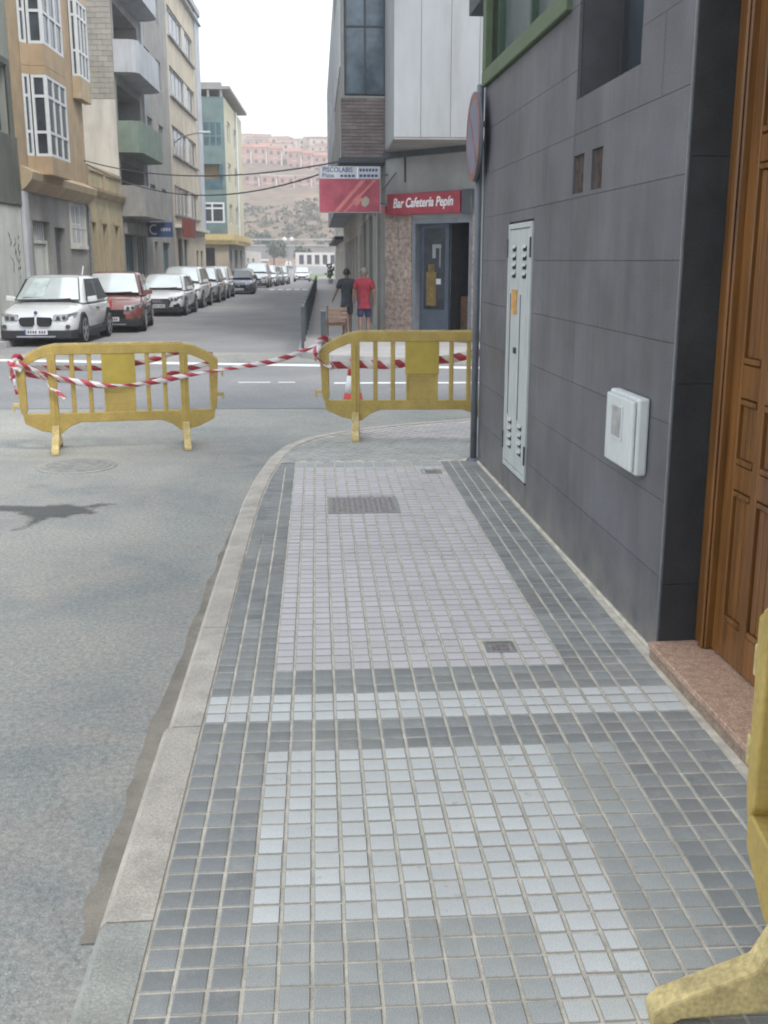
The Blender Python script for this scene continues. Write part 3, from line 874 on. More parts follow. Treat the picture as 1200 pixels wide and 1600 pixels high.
# wooden double door
fr = MB()
fr.box(0.165, 0.30, -0.13, -0.013, 0.073, 2.92); fr.box(0.165, 0.30, -1.34, -1.22, 0.073, 2.92); fr.box(0.165, 0.30, -1.22, -0.13, 2.80, 2.92)
fr.box(0.150, 0.165, -0.125, -0.085, 0.073, 2.88)
fr.build('door_frame', M['wood'], nb, bevel=.006)
dx = 0.205
leaf = MB(); leaf.box(dx + .012, dx + .05, -1.215, -0.135, 0.08, 2.795)
door = leaf.build('door', M['wood'], nb)
# stiles, rails and beaded panels
cols_ = [(-0.245, -0.135), (-0.645, -0.565), (-0.975, -0.895)]
st_ = MB()
for a, b in ((-0.225, -0.135), (-0.445, -0.385), (-0.725, -0.625), (-0.965, -0.905), (-1.215, -1.125)):
    st_.box(dx - .012, dx + .014, a, b, 0.08, 2.795)
for a, b in ((0.08, 0.24), (0.80, 0.90), (1.17, 1.30), (2.06, 2.16), (2.70, 2.795)):
    st_.box(dx - .010, dx + .013, -1.21, -0.14, a, b)
st_.build('door_rails', M['wood'], door, bevel=.004)
for (a, b) in ((-0.385, -0.225), (-0.625, -0.445), (-0.905, -0.725), (-1.125, -0.965)):
    for (c, d) in ((0.24, 0.80), (0.90, 1.17), (1.30, 2.06), (2.16, 2.70)):
        pm = MB()
        for k in range(3):
            w3 = (b - a - .03) / 3
            pm.box(dx - .002, dx + .013, a + .015 + w3 * k + .004, a + .015 + w3 * (k + 1) - .004, c + .03, d - .03)
        pm.box(dx + .004, dx + .0125, a + .004, b - .004, c + .004, d - .004, 1)
        pm.box(dx - .014, dx + .002, a + .012, b - .012, c + .006, c + .028)
        pm.box(dx - .014, dx + .002, a + .012, b - .012, d - .026, d - .006)
        pm.build('panel', [M['wood'], M['wood_dark']], door, bevel=.003)
kb = MB(); kb.tube([(dx - .012, -0.675, 1.08), (dx - .06, -0.675, 1.08), (dx - .075, -0.675, 1.08)], [.012, .012, .03], 10); kb.build('door_knob', mat('brass', (0.45, 0.36, 0.18), 0.3, metal=0.9), door, smooth=True)
# small dark window
w = window(nb, mpw, 0.68, 1.73, 2.575, 3.53, -0.22, 2, 1, 0.05, M['dkgrey'], M['glass'])
for o_, tone in ((ops[2], 0), (ops[3], 1)):
    v = MB()
    v.mbox(mpw, o_[0], o_[1], o_[2], o_[3], -.075, -.06, 1)
    n = 6
    for k in range(n):
        a = o_[0] + (o_[1] - o_[0]) * (k + .2) / n
        v.mbox(mpw, a, a + .014, o_[2] + .003, o_[3] - .003, -.06, -.012)
    v.build('vent', [mat('rusty_grille', (0.095, 0.07, 0.062), 0.8, 0.4, 20), M['black']], nb)
# green framed window of the upper floor
gf = MB()
gf.mbox(mpw, 1.93, WL + 0.012, 3.045, 3.16, -0.1, 0.035)
gf.mbox(mpw, 4.47, WL + 0.012, 3.161, 5.7, -0.1, 0.033)
gf.mbox(mpw, 1.93, 2.08, 3.161, 5.7, -0.1, 0.033)
gf.build('green_surround', M['green'], nb, bevel=.006)
gi = MB(); gi.mbox(mpw, 2.08, 4.47, 3.165, 3.24, -0.11, -0.06); gi.mbox(mpw, 4.34, 4.37, 3.24, 5.6, -0.11, -0.05); gi.mbox(mpw, 3.2, 3.25, 3.24, 5.6, -0.11, -0.05)
gi.build('inner_frame', M['green_dk'], nb)
gi = MB(); gi.mbox(mpw, 2.0, 4.46, 3.165, 5.6, -0.118, -0.10); gi.build('pane', mat('dull_glass', (0.10, 0.115, 0.12), 0.3, 0.15), nb)
# balcony slab over the far corner
bl = MB(); bl.box(0.03, 3.0, WL + 0.05, WL + 1.1, 3.80, 5.2); bl.build('corner_balcony', M['cornice'], nb)

# tall white utility cabinet let into the wall
uc = thing('utility_cabinet', 'tall narrow white metal utility cabinet with louvres set in the dark wall', 'cabinet', (1.475, 4.27, 0), ROT)
def U(mb, u0, u1, z0, z1, d0, d1, mi=0): mb.mbox(mpw, u0, u1, z0, z1, d0, d1, mi)
b = MB(); U(b, 2.715, 2.75, .205, 1.95, -.018, .012); U(b, 3.425, 3.46, .205, 1.95, -.018, .012); U(b, 2.75, 3.425, .205, .24, -.018, .012); U(b, 2.75, 3.425, 1.915, 1.95, -.018, .012)
b.build('frame', M['white_metal'], uc, bevel=.003)
for (a, c) in ((2.755, 3.083), (3.092, 3.42)):
    b = MB(); U(b, a, c, .245, 1.91, -.016, .006)
    d_ = b.build('door', M['white_metal'], uc, bevel=.003)
    mid = (a + c) / 2
    for z0 in (.36, .42, .48, .54, 1.58, 1.64, 1.70, 1.76):
        b = MB(); U(b, mid - .055, mid + .055, z0, z0 + .034, .0055, .008, 1)
        b.fprism([(z0 + .036, .007), (z0 + .046, .007), (z0 + .022, .020)], lambda p, q, e: mpw(e, p, q), mid - .06, mid + .06, 0)
        b.build('louvre', [M['white_metal'], M['black']], d_)
    b = MB(); U(b, c - .075, c - .066, .60, 1.47, .006, .0095); b.build('slot', M['black'], d_)
b = MB(); U(b, 3.13, 3.30, 1.33, 1.50, .0075, .0115); b.build('warning_sticker', [M['amber']], uc)
b = MB(); U(b, 3.115, 3.165, 1.06, 1.10, .006, .02); b.build('lock', M['dkgrey'], uc)
for zz in (.33, 1.72):
    b = MB(); U(b, 2.712, 2.728, zz, zz + .13, .012, .020); b.build('hinge', M['dkgrey'], uc)
    b = MB(); U(b, 3.447, 3.463, zz, zz + .13, .012, .020); b.build('hinge', M['dkgrey'], uc)

# gas meter box
gm = thing('meter_box', 'small white plastic meter box with a clouded window mounted on the dark wall', 'meter box', (1.475, 4.27, 0), ROT)
b = MB(); U(b, 0.260, 0.690, .755, 1.105, .0015, .055); b.build('housing', M['white_plastic'], gm, bevel=.012, seg=2)
b = MB(); U(b, 0.275, 0.675, .77, 1.09, .056, .075); b.build('lid', M['white_plastic'], gm, bevel=.008, seg=2)
b = MB(); U(b, 0.420, 0.560, .90, 1.04, .0755, .079)
b.build('window', mat('clouded_window', (0.34, 0.33, 0.32), 0.3, 0.3, 18), gm)
b = MB()
for (p, q, r_, s_) in ((.41, .57, .89, .90), (.41, .57, 1.04, 1.05), (.41, .42, .90, 1.04), (.56, .57, .90, 1.04)): U(b, p, q, r_, s_, .0755, .082)
b.build('window_frame', M['white_plastic'], gm)
b = MB(); U(b, 0.693, 0.720, .86, .97, .003, .05); b.build('hinge', M['dkgrey'], gm)

# no-parking sign on its pole at the corner
ts = thing('traffic_sign', 'round blue and red no-parking sign seen edge-on, on a pole at the wall corner', 'traffic sign', (1.345, 8.93, -.005), 0)
b = MB(); b.tube([(0, 0, 0), (0, 0, 3.08)], 0.03, 12); b.build('pole', M['post'], ts, smooth=True)
b = MB(); b.tube([(0, 0, 0), (0, 0, .03)], [.07, .05], 12); b.build('pole_collar', M['post'], ts)
nrm = Vector((-0.9999, -0.012, 0)); tdir = Vector((0.012, -0.9999, 0))
def disc(r0, r1, d0, d1, m, name, par):
    b = MB(); n = 40
    P_ = lambda r, a, d: Vector((-0.045, -0.012, 2.68)) + nrm * d + tdir * (r * math.cos(a)) + Vector((0, 0, r * math.sin(a)))
    for k in range(n):
        a, c = 2 * PI * k / n, 2 * PI * (k + 1) / n
        if r0 > 0:
            b.hexa([P_(r0, a, d0), P_(r1, a, d0), P_(r1, c, d0), P_(r0, c, d0), P_(r0, a, d1), P_(r1, a, d1), P_(r1, c, d1), P_(r0, c, d1)])
        else:
            b.add([P_(0, 0, d1), P_(r1, a, d1), P_(r1, c, d1), P_(0, 0, d0), P_(r1, a, d0), P_(r1, c, d0)], [(0, 1, 2), (3, 5, 4), (1, 4, 5, 2)])
    return b.build(name, m, par)
sp = disc(0, .345, -.01, .012, M['post'], 'sign_plate', ts)
disc(0, .285, .0125, .015, M['signblue'], 'blue_field', sp)
disc(.285, .34, .0125, .0165, M['signred'], 'red_ring', sp)
b = MB()
b.fprism([(-.21, .17), (-.17, .21), (.21, -.17), (.17, -.21)], lambda p, q, d: Vector((-0.045, -0.012, 2.68)) + nrm * d + tdir * p + Vector((0, 0, q)), .0155, .018)
b.build('red_slash', M['signred'], sp)
b = MB(); b.box(-.04, .035, -.035, .035, 2.60, 2.64); b.box(-.04, .035, -.035, .035, 2.76, 2.80); b.build('bracket', M['steel'], ts)

# ------------------------------------------------------------------ yellow plastic barriers
def barrier_meshes():
    root = thing('plastic_barrier', '', 'barrier')
    arc = lambda x: 1.03 - 0.17 * max(0.0, (abs(x) - 0.60) / 0.40) ** 1.7
    fr = MB()
    xs = [-1.0, -0.97, -0.9, -0.82, -0.72, -0.6, -0.3, 0, 0.3, 0.6, 0.72, 0.82, 0.9, 0.97, 1.0]
    outer = [(x, arc(x)) for x in xs]
    inner = [(max(-.915, min(.915, x)), arc(x) - 0.095) for x in xs]
    ring = outer + [p for k, p in enumerate(inner[::-1]) if k == 0 or p != inner[::-1][k - 1]]
    fr.fprism(ring, lambda a, c, d: (a, d, c), -.028, .028)
    for s in (-1, 1):
        fr.fprism([(s * .998, arc(1.0) - .004), (s * .907, arc(.905) - .08), (s * .905, .40), (s * .945, .34), (s * .975, .40)], lambda a, c, d: (a, d, c), -.0275, .0275)
    frame = fr.build('frame', M['yellow'], root, bevel=.008, seg=2)
    lip = MB()
    for i in range(len(xs) - 1):
        a, c = outer[i], outer[i + 1]
        lip.fprism([(a[0], a[1] + .002), (c[0], c[1] + .002), (c[0], c[1] + .014), (a[0], a[1] + .014)], lambda p, q, d: (p, d, q), -.014, .014)
    lip.build('top_edge', M['yellow_worn'], frame)
    br = MB()
    br.fprism([(-.955, .37), (.955, .37), (.94, .275), (.78, .20), (.60, .165), (.50, .24), (.40, .275), (-.40, .275), (-.50, .24), (-.60, .165), (-.78, .20), (-.94, .275)], lambda a, c, d: (a, d, c), -.026, .026)
    br.build('bottom_rail', M['yellow'], root, bevel=.006)
    for x, w_ in ((-.455, .022), (-.285, .022), (.285, .022), (.455, .022)):
        b = MB(); b.box(x - w_, x + w_, -.018, .018, .368, .94); b.build('slat', M['yellow'], root, bevel=.006)
    b = MB(); b.box(-.165, .165, -.02, .02, .62, .94); b.build('sign_panel', M['yellow_bright'], root, bevel=.005)
    b = MB(); b.box(-.15, .15, -.015, .015, .368, .62)
    b.box(-.155, -.135, -.022, .022, .37, .62); b.box(.135, .155, -.022, .022, .37, .62); b.box(-.135, .135, -.021, .021, .60, .615)
    for k in range(7): b.box(-.11 + k * .035, -.095 + k * .035, -.0185, .0185, .44, .465)
    for k in range(5): b.box(-.10 + k * .045, -.085 + k * .045, -.0185, .0185, .555, .58)
    b.build('lower_panel', M['yellow'], root, bevel=.003)
    for s in (-1, 1):
        b = MB(); b.box(s * .65 - .042, s * .65 + .042, -.031, .031, .17, .955); b.box(s * .65 - .012, s * .65 + .012, -.037, .037, .25, .90)
        lg = b.build('leg', M['yellow'], root, bevel=.008, seg=2)
        ft = MB()
        for q in (-1, 1):
            ft.fprism([(0.0, .26), (q * .034, .25), (q * .075, .16), (q * .278, .055), (q * .30, .03), (q * .30, 0.0), (q * .26, 0.0), (q * .23, .022), (q * .05, .05), (0.0, .06)], lambda a, c, d: (s * .65 + d, a, c), -.036, .036)
        ft.build('foot', M['yellow_worn'], lg, bevel=.008, seg=2)
    for s, zz in ((-1, .44), (-1, .80), (1, .50), (1, .74)):
        b = MB(); b.box(min(s * .965, s * 1.045), max(s * .965, s * 1.045), -.016, .016, zz, zz + .035); b.box(min(s * 1.03, s * 1.05), max(s * 1.03, s * 1.05), -.015, .015, zz - .05, zz + .034)
        b.build('connector', M['yellow_worn'], root, bevel=.004)
    return root
bar1 = barrier_meshes()
bar2 = copy_tree(bar1)
bar3 = copy_tree(bar1)
GB = 'yellow plastic crowd barriers'
tag(bar1, 'yellow plastic barrier standing on the road with red and white tape tied to it', 'barrier', GB)
tag(bar2, 'yellow plastic barrier at the kerb corner, running behind the dark wall', 'barrier', GB)
tag(bar3, 'yellow plastic barrier seen end on beside the wooden door, cut by the photo edge', 'barrier', GB)
FL = Vector((-2.53, 10.10)); FR = Vector((-1.26, 10.42))
def place(b, cx, cy, z, deg): b.location = (cx, cy, z); b.rotation_euler = (0, 0, math.radians(deg))
place(bar1, -1.945, 10.42, -.118, 9.0); bar1.scale = (.965, 1, 1)
place(bar2, 1.015, 10.20, 0.0, -3.0)
place(bar3, 0.946, 1.352, 0.0, 82.0)

# cone behind the second barrier
tc_ = thing('traffic_cone', 'red traffic cone with a white sleeve standing on the road behind the yellow barrier', 'traffic cone', (0.44, 13.15, -.12))
b = MB(); b.box(-.19, .19, -.19, .19, 0, .035); b.build('base', M['cone_white'], tc_, bevel=.015)
b = MB(); b.tube([(0, 0, .035), (0, 0, .20)], [.135, .11], 20); b.build('cone_foot', M['cone_red'], tc_, smooth=True)
b = MB(); b.tube([(0, 0, .2005), (0, 0, .42)], [.108, .075], 20); b.build('white_sleeve', M['cone_white'], tc_, smooth=True)
b = MB(); b.tube([(0, 0, .4205), (0, 0, .62), (0, 0, .63)], [.073, .04, .03], 20); b.build('cone_tip', M['cone_red'], tc_, smooth=True)

# ------------------------------------------------------------------ barrier tape
def catmull(pts, n):
    pts = [Vector(p) for p in pts]
    P_ = [pts[0] * 2 - pts[1]] + pts + [pts[-1] * 2 - pts[-2]]
    out = []
    for i in range(1, len(P_) - 2):
        for k in range(n):
            t_ = k / n
            a, b_, c, d = P_[i - 1], P_[i], P_[i + 1], P_[i + 2]
            out.append(0.5 * ((2 * b_) + (c - a) * t_ + (2 * a - 5 * b_ + 4 * c - d) * t_ * t_ + (3 * b_ - a - 3 * c + d) * t_ ** 3))
    out.append(pts[-1])
    return out
def ribbon(name, pts, width, twist, parent, n=14, phase=0.0, pinch=None):
    p = catmull(pts, n)
    vs, fs, uv = [], [], []
    L = 0.0
    for i, q in enumerate(p):
        if i: L += (q - p[i - 1]).length
        d = (p[min(i + 1, len(p) - 1)] - p[max(i - 1, 0)]).normalized()
        up = Vector((0, 0, 1)) - d * d.z
        if up.length < .1: up = Vector((0, -1, 0)) - d * (-d.y)
        up.normalize(); sd = d.cross(up)
        t_ = i / (len(p) - 1)
        a = phase + twist(t_)
        w_ = (up * math.cos(a) + sd * math.sin(a)) * (width / 2) * (pinch(t_) if pinch else 1)
        bow = sd * math.cos(a) - up * math.sin(a)
        vs += [q - w_, q + bow * .006 * math.sin(i * .9), q + w_]
        uv += [(L, 0), (L, .5), (L, 1)]
    for i in range(len(p) - 1):
        for k in (0, 1):
            fs.append((3 * i + k, 3 * i + 3 + k, 3 * i + 4 + k, 3 * i + 1 + k))
    me = bpy.data.meshes.new(name); me.from_pydata([tuple(v) for v in vs], [], fs)
    ul = me.uv_layers.new(name='UVMap')
    for lp in me.loops: ul.data[lp.index].uv = uv[lp.vertex_index]
    me.materials.append(M['tape'])
    me.polygons.foreach_set('use_smooth', [True] * len(me.polygons))
    o = bpy.data.objects.new(name, me); COL.objects.link(o); o.parent = parent
    sol = o.modifiers.new('thickness', 'SOLIDIFY'); sol.thickness = 0.0012
    return o
def L1(x, y, z):    # point in the left barrier's frame
    a = math.radians(9.0)
    x *= .965
    return (-1.945 + x * math.cos(a) - y * math.sin(a), 10.42 + x * math.sin(a) + y * math.cos(a), -.118 + z)
def L2(x, y, z):
    a = math.radians(-3.0)
    return (1.015 + x * math.cos(a) - y * math.sin(a), 10.20 + x * math.sin(a) + y * math.cos(a), z)
tape1 = thing('barrier_tape', 'red and white striped tape tied along the left barrier and stretched across to the other', 'barrier tape')
ribbon('strand', [L1(-1.0, -.05, .87), L1(-.78, -.055, .79), L1(-.5, -.06, .70), L1(-.25, -.06, .65), L1(0, -.06, .63), L1(.3, -.05, .65), L1(.65, -.06, .71), L1(1.0, -.08, .76), (-.45, 10.32, .74), (-.15, 10.28, .84), (.0, 10.25, .91)], .058, lambda t: .25 * math.sin(t * 17), tape1, 14, .15, lambda t: .75 + .25 * math.cos(t * 23))
ribbon('strand', [L1(-.97, .06, .80), L1(-.6, .10, .80), L1(-.2, .12, .79), L1(.3, .14, .85), L1(.55, .15, .92), L1(.78, .10, .93), L1(.95, .04, .90)], .058, lambda t: .3 * math.sin(t * 9), tape1, 12, .2)
ribbon('strand', [L1(-.97, .07, .76), L1(-.5, .16, .66), L1(-.1, .18, .60), L1(.25, .15, .63), L1(.6, .10, .74), L1(.93, .05, .82)], .055, lambda t: .35 * math.sin(t * 11), tape1, 12, .1)
ribbon('knot', [L1(-.93, -.05, .80), L1(-1.02, -.07, .86), L1(-1.03, .03, .90), L1(-.95, .06, .85), L1(-.90, -.02, .90), L1(-.97, -.07, .93), L1(-1.04, -.02, .84)], .058, lambda t: t * 3, tape1, 12, .3)
ribbon('loose_end', [L1(-.98, -.06, .87), L1(-.86, -.08, .82), L1(-.74, -.09, .73), L1(-.67, -.085, .63), L1(-.60, -.09, .585), L1(-.53, -.12, .525)], .065, lambda t: t * 2.6, tape1, 12, .2, lambda t: 1 - .45 * t)
ribbon('loose_end', [L1(-.99, -.05, .86), L1(-1.02, -.06, .76), L1(-1.01, -.055, .66), L1(-.99, -.06, .57)], .055, lambda t: t * 1.3, tape1, 10, .5)
tape2 = thing('barrier_tape', 'red and white striped tape run behind the slats of the kerb-corner barrier to the wall', 'barrier tape')
ribbon('strand', [L2(-.90, .04, .70), L2(-.80, .10, .70), L2(-.60, .12, .71), L2(-.35, .13, .70), L2(0, .14, .73), L2(.3, .13, .76), L2(.55, .12, .81), L2(.8, .10, .80), L2(.98, .06, .80)], .085, lambda t: .35 * math.sin(t * 15), tape2, 12, .1)
ribbon('knot', [L2(-1.02, -.05, .93), L2(-.95, -.05, .97), L2(-.90, .04, .93), L2(-1.0, .05, .85), L2(-1.02, -.05, .80), L2(-.95, -.06, .72), L2(-.89, -.03, .70), L2(-.88, .06, .72)], .058, lambda t: t * 2.2, tape2, 12, .3)
ribbon('loose_end', [L2(-.99, -.05, .90), L2(-1.03, -.06, .84), L2(-1.02, -.07, .77), L2(-1.0, -.06, .72)], .06, lambda t: t * 1.8, tape2, 10, .2)

# ------------------------------------------------------------------ pavements of the far block
def pave(name, poly, z, m, z0=-.7, km=None):
    b = MB(); b.prism(poly, z0, z)
    o = structure(b.build(name, m))
    return o
LROT = -math.atan(0.022)
lx = lambda y: -8.95 + 0.022 * y
pave('left_pavement', [(lx(31) - .4, 30.9), (lx(31) + 1.35, 30.9), (lx(75) + 1.35, 73), (lx(75) - 1, 73)], -.06, M['pave_far'])
pave('left_pavement', [(lx(22) - 6, 21.5), (lx(22) + .9, 21.5), (lx(31) + 1.35, 24.0), (lx(31) + 1.35, 30.88), (lx(31) - 6, 30.88)], -.062, M['pave_far'])
pave('left_pavement', [(lx(84) - 6, 84), (lx(84) + 1.2, 84), (lx(100) + 1.2, 100), (lx(160) + 1.2, 130), (lx(160) - 6, 130)], -.075, M['pave_far'])
rp = [(-0.40, 22.0), (-0.30, 21.2), (0.1, 20.5), (0.9, 20.0), (2.6, 19.6), (12, 18.9), (12, 24), (1.6, 26), (1.9, 70), (1.9, 120), (0.20, 120), (0.02, 70)]
pave('right_pavement', rp, -.075, M['pave_far'])

# ------------------------------------------------------------------ left side buildings
def lroot(name, label, y, cat='building', extra=0.0, z=0.0):
    return thing(name, label, cat, (lx(y) + extra, y, z), LROT)
mps = lambda u, z, d: (d, u, z)            # street face (towards +x)
def mpf(u, z, d): return (-u, -d, z)       # face towards the camera
def shell(mb, L, depth, z0, z1, mi=0, roof=True):
    mb.quad((-depth, 0, z0), (-depth, L, z0), (-depth, L, z1), (-depth, 0, z1), mi)
    mb.quad((0, L, z0), (-depth, L, z0), (-depth, L, z1), (0, L, z1), mi)
    if roof: mb.quad((0, 0, z1), (0, L, z1), (-depth, L, z1), (-depth, 0, z1), mi)

# A: corner building, whitewashed lower wall with graffiti
A0 = 22.0
A = lroot('corner_building', 'grey-green building at the left edge with whitewashed lower wall and black graffiti', A0)
L = 31.15 - A0
z_over = 3.15
ops_a = [(6.2, 8.55, 5.05, 6.75), (6.2, 8.3, 8.1, 9.8), (2.0, 4.4, 5.05, 6.75)]
b = MB()
facade(b, mps, 0, L, z_over + .002, 14, ops_a, .3)
shell(b, L, 10, 0, 14)
b.quad((0, 0, 0), (-10, 0, 0), (-10, 0, 14), (0, 0, 14))
b.build('wall', M['greengrey'], A)
b = MB(); b.mbox(mps, 0.01, L - .01, 3.2, 5.0, .003, .05); b.build('dark_band', M['olive'], A)
b = MB(); facade(b, lambda u, z, d: mps(u, z, d - .004), 0, L, -.3, z_over + .05, [], .1); b.build('whitewashed_wall', M['chalk'], A)
for o_ in ops_a: window(A, mps, *o_[:4], -.18, 2, 1, .07, M['dkgrey'])
b = MB(); b.mbox(mps, 8.55, 8.80, 3.22, 6.95, .051, .09); b.mbox(mps, 5.9, 8.55, 6.78, 6.95, .051, .09); b.build('window_surround', M['olive'], A)
# graffiti tag: strokes of spray paint
b = MB(); gr = random.Random(11)
for k in range(26):
    u, z_ = 8.75 - gr.random() * .85, 1.2 + gr.random() * 1.1
    a = gr.uniform(.6, 2.4); l_ = gr.uniform(.08, .24)
    du, dz = math.cos(a) * l_, math.sin(a) * l_
    b.fprism([(u, z_), (u + du, z_ + dz), (u + du + .03, z_ + dz - .025), (u + .035, z_ - .02)], lambda p, q, d: mps(p, q, d), .0, .003)
b.build('graffiti', M['dkgrey'], A)

# B: ochre building with glazed bays
B0 = 31.2
B = lroot('ochre_apartment_building', 'ochre apartment building with white framed glazed bays projecting over the grey ground floor', B0)
LB = 8.0
zb = 3.78
b = MB()
gops = [(1.0, 2.9, -.3, 2.85, .25), (3.4, 4.75, -.3, 2.72, .3), (5.4, 7.4, 2.2, 3.6, .2)]
facade(b, mps, 0, LB, -.3, zb, gops, .2)
b.build('ground_floor_wall', M['greywall'], B)
OV = 0.05
mpo = lambda u, z, d: mps(u, z, d + OV)
b = MB()
facade(b, mpo, 0, LB, zb, 15, [], .1)
b.quad(mps(0, zb, 0), mps(0, zb, OV), mps(0, 15, OV), mps(0, 15, -8))
b.quad(mps(LB, zb, 0), mps(LB, zb, OV), mps(LB, 15, OV), mps(LB, 15, 0))
shell(b, LB, 9, -.3, 15)
b.build('wall', M['orange'], B)
# coved band over the ground floor
b = MB()
b.fprism([(0.052, 3.62), (0.20, 3.74), (0.36, 3.92), (0.40, 4.12), (0.052, 4.30)], lambda x, z_, u: (x, u, z_), -.01, LB + .01)
b.build('cove', M['orange_lt'], B)
b = MB(); b.mbox(mps, -.04, .35, -.3, 3.6, .003, .12); b.build('pilaster', M['bluegrey'], B)
def polybay(parent, plan, z0, z1, sill, head, splits, rows, col=M['orange'], glass=M['glass']):
    """bay window: plan is a list of (u, d); spandrels in col, glazed between sill and head"""
    def seg_map(p, q):
        du, dd = q[0] - p[0], q[1] - p[1]; ln = math.hypot(du, dd)
        nx, ny = -dd / ln, du / ln        # outward (larger d)
        return ln, (lambda a, z_, d: mps(p[0] + du / ln * a + nx * d, z_, p[1] + dd / ln * a + ny * d))
    body = MB(); body.fprism(plan, lambda u, d, z_: mps(u, z_, d), z0, sill)
    bay = body.build('bay', col, parent)
    body = MB(); body.fprism(plan, lambda u, d, z_: mps(u, z_, d), head, z1)
    body.build('head_band', col, bay)
    for i, (p, q) in enumerate(zip(plan, plan[1:])):
        ln, f = seg_map(p, q)
        window(bay, f, 0.02, ln - .02, sill, head, 0.0, splits[i], 1, .075, None, glass, 'bay_window', rows, .08)
BP = [(0.80, .06), (1.05, .22), (1.06, .68), (3.25, .68), (3.45, .06)]
for (z0, z1, sill, head, rows) in ((4.12, 7.05, 4.62, 6.82, [5.28, 6.25]), (7.06, 10.3, 7.64, 10.0, [8.5]), (10.31, 13.3, 10.8, 13.0, [11.5])):
    polybay(B, BP, z0, z1, sill, head, [1, 1, 3, 1], rows)
B2 = [(6.75, .06), (6.80, .32), (8.3, .32), (8.35, .06)]
polybay(B, B2, 7.0, 10.4, 7.7, 10.1, [1, 3, 1], [8.5, 9.6], M['orange_lt'])
polybay(B, B2, 10.41, 13.6, 11.0, 13.4, [1, 3, 1], [12.1], M['orange_lt'])
# ground floor: garage door, door, barred window
d_ = MB(); d_.mbox(mps, 1.05, 2.85, -.3, 2.2, -.22, -.16); d_.mbox(mps, 1.05, 1.17, -.3, 2.3, -.16, -.1); d_.mbox(mps, 2.73, 2.85, -.3, 2.3, -.16, -.1); d_.mbox(mps, 1.17, 2.73, 2.2, 2.3, -.16, -.1)
gd = d_.build('garage_door', M['chalk'], B)
f = MB()
for k in range(8): f.mbox(mps, 1.15 + k * .22, 1.19 + k * .22, 2.31, 2.84, -.2, -.16)
f.build('fanlight_bars', M['wframe'], gd)
d_ = MB(); d_.mbox(mps, 1.0, 2.9, 2.3, 2.85, -.24, -.21); d_.build('pane', M['glass'], gd)
d_ = MB(); d_.mbox(mps, 3.42, 4.73, -.3, 2.70, -.28, -.22); d_.mbox(mps, 4.0, 4.1, -.3, 2.68, -.22, -.19); d_.build('door', M['post'], B)
wb = window(B, mps, 5.42, 7.38, 2.22, 3.58, -.12, 3, 2, .07)
f = MB()
for k in range(9): f.mbox(mps, 5.5 + k * .21, 5.53 + k * .21, 2.2, 3.6, .02, .045)
f.mbox(mps, 5.4, 7.4, 2.75, 2.78, .018, .047)
f.build('window_bars', M['wframe'], wb)
f = MB(); f.mbox(mps, 5.3, 7.5, 2.08, 2.2, .003, .09); f.build('window_sill', M['cream_lt'], B)
for a_ in (5.32, 7.42):
    f = MB(); f.mbox(mps, a_, a_ + .08, 2.21, 3.60, .003, .05); f.build('window_jamb', M['cream_lt'], B)
f = MB(); f.tube([mps(7.8, -.1, .10), mps(7.8, 3.6, .10)], .05, 8); f.build('drainpipe', M['steel'], B)

# yellow low house
Y_0 = 39.3
H = lroot('low_yellow_house', 'low old yellow house with a cornice and tall narrow brown doors', Y_0)
LY = 5.95
b = MB()
yops = [(0.35, 1.0, -.3, 3.05, .25), (2.1, 2.9, -.3, 3.0, .25), (4.3, 5.1, -.3, 3.0, .25)]
facade(b, mps, 0, LY, -.3, 4.95, yops, .2)
shell(b, LY, 9, -.3, 4.95)
b.quad((0, 0, -.3), (-9, 0, -.3), (-9, 0, 4.95), (0, 0, 4.95))
b.build('wall', M['yellowwall'], H)
b = MB(); b.fprism([(0.003, 3.95), (.10, 4.02), (.22, 4.16), (.24, 4.26), (.003, 4.30)], lambda x, z_, u: (x, u, z_), 0.02, LY - .02); b.build('cornice', M['orange_lt'], H)
b = MB(); b.mbox(mps, 0.02, LY - .02, 4.85, 5.02, -.2, .06); b.mbox(mps, .02, .35, 4.31, 4.845, .003, .05); b.mbox(mps, 2.7, 3.0, 4.31, 4.845, .003, .05); b.build('parapet', M['orange_lt'], H)
for o_, m in zip(yops, (M['brown'], M['balc_green'], M['brown'])):
    b = MB(); b.mbox(mps, o_[0], o_[1], o_[2], o_[3], -.22, -.16); b.mbox(mps, (o_[0] + o_[1]) / 2 - .02, (o_[0] + o_[1]) / 2 + .02, 0, 2.9, -.16, -.13); b.build('door', m, H)
    b = MB(); b.mbox(mps, o_[0] - .12, o_[0], -.05, 3.0, .003, .04); b.mbox(mps, o_[1], o_[1] + .12, -.05, 3.0, .003, .04); b.mbox(mps, o_[0] - .12, o_[1] + .12, 3.001 + .05, 3.18, .003, .05); b.build('door_surround', M['orange_lt'], H)

# C: building with rounded balconies and a bare side wall
C0 = 45.3
C = lroot('balcony_apartment_building', 'grey apartment building with rounded balconies, one of them green, and a bare block side wall', C0)
LC = 14.0
ZC = 15.5
b = MB()
cops = []
logs = [(0.35, 5.5, f0 + .07, f0 + 2.55, 1.1) for f0 in (6.1, 9.15, 12.2)] + [(0.35, 5.5, 3.68, 5.7, 1.1)]
for f0 in (3.05, 6.1, 9.15, 12.2):
    cops += [(7.2, 8.6, f0 + .9, f0 + 2.2), (10.4, 11.8, f0 + .9, f0 + 2.2)]
cops = [o_ for o_ in cops if o_[3] < ZC - .2]
cops += [(0.4, 2.6, 0, 2.75), (3.0, 5.4, 0, 2.75), (7.6, 8.6, 0, 2.6), (10.0, 12.2, 0, 2.6)]
facade(b, mps, 0, LC, -.3, ZC, cops + logs, .25)
shell(b, LC, 11, -.3, ZC)
b.build('wall', M['greywall'], C)
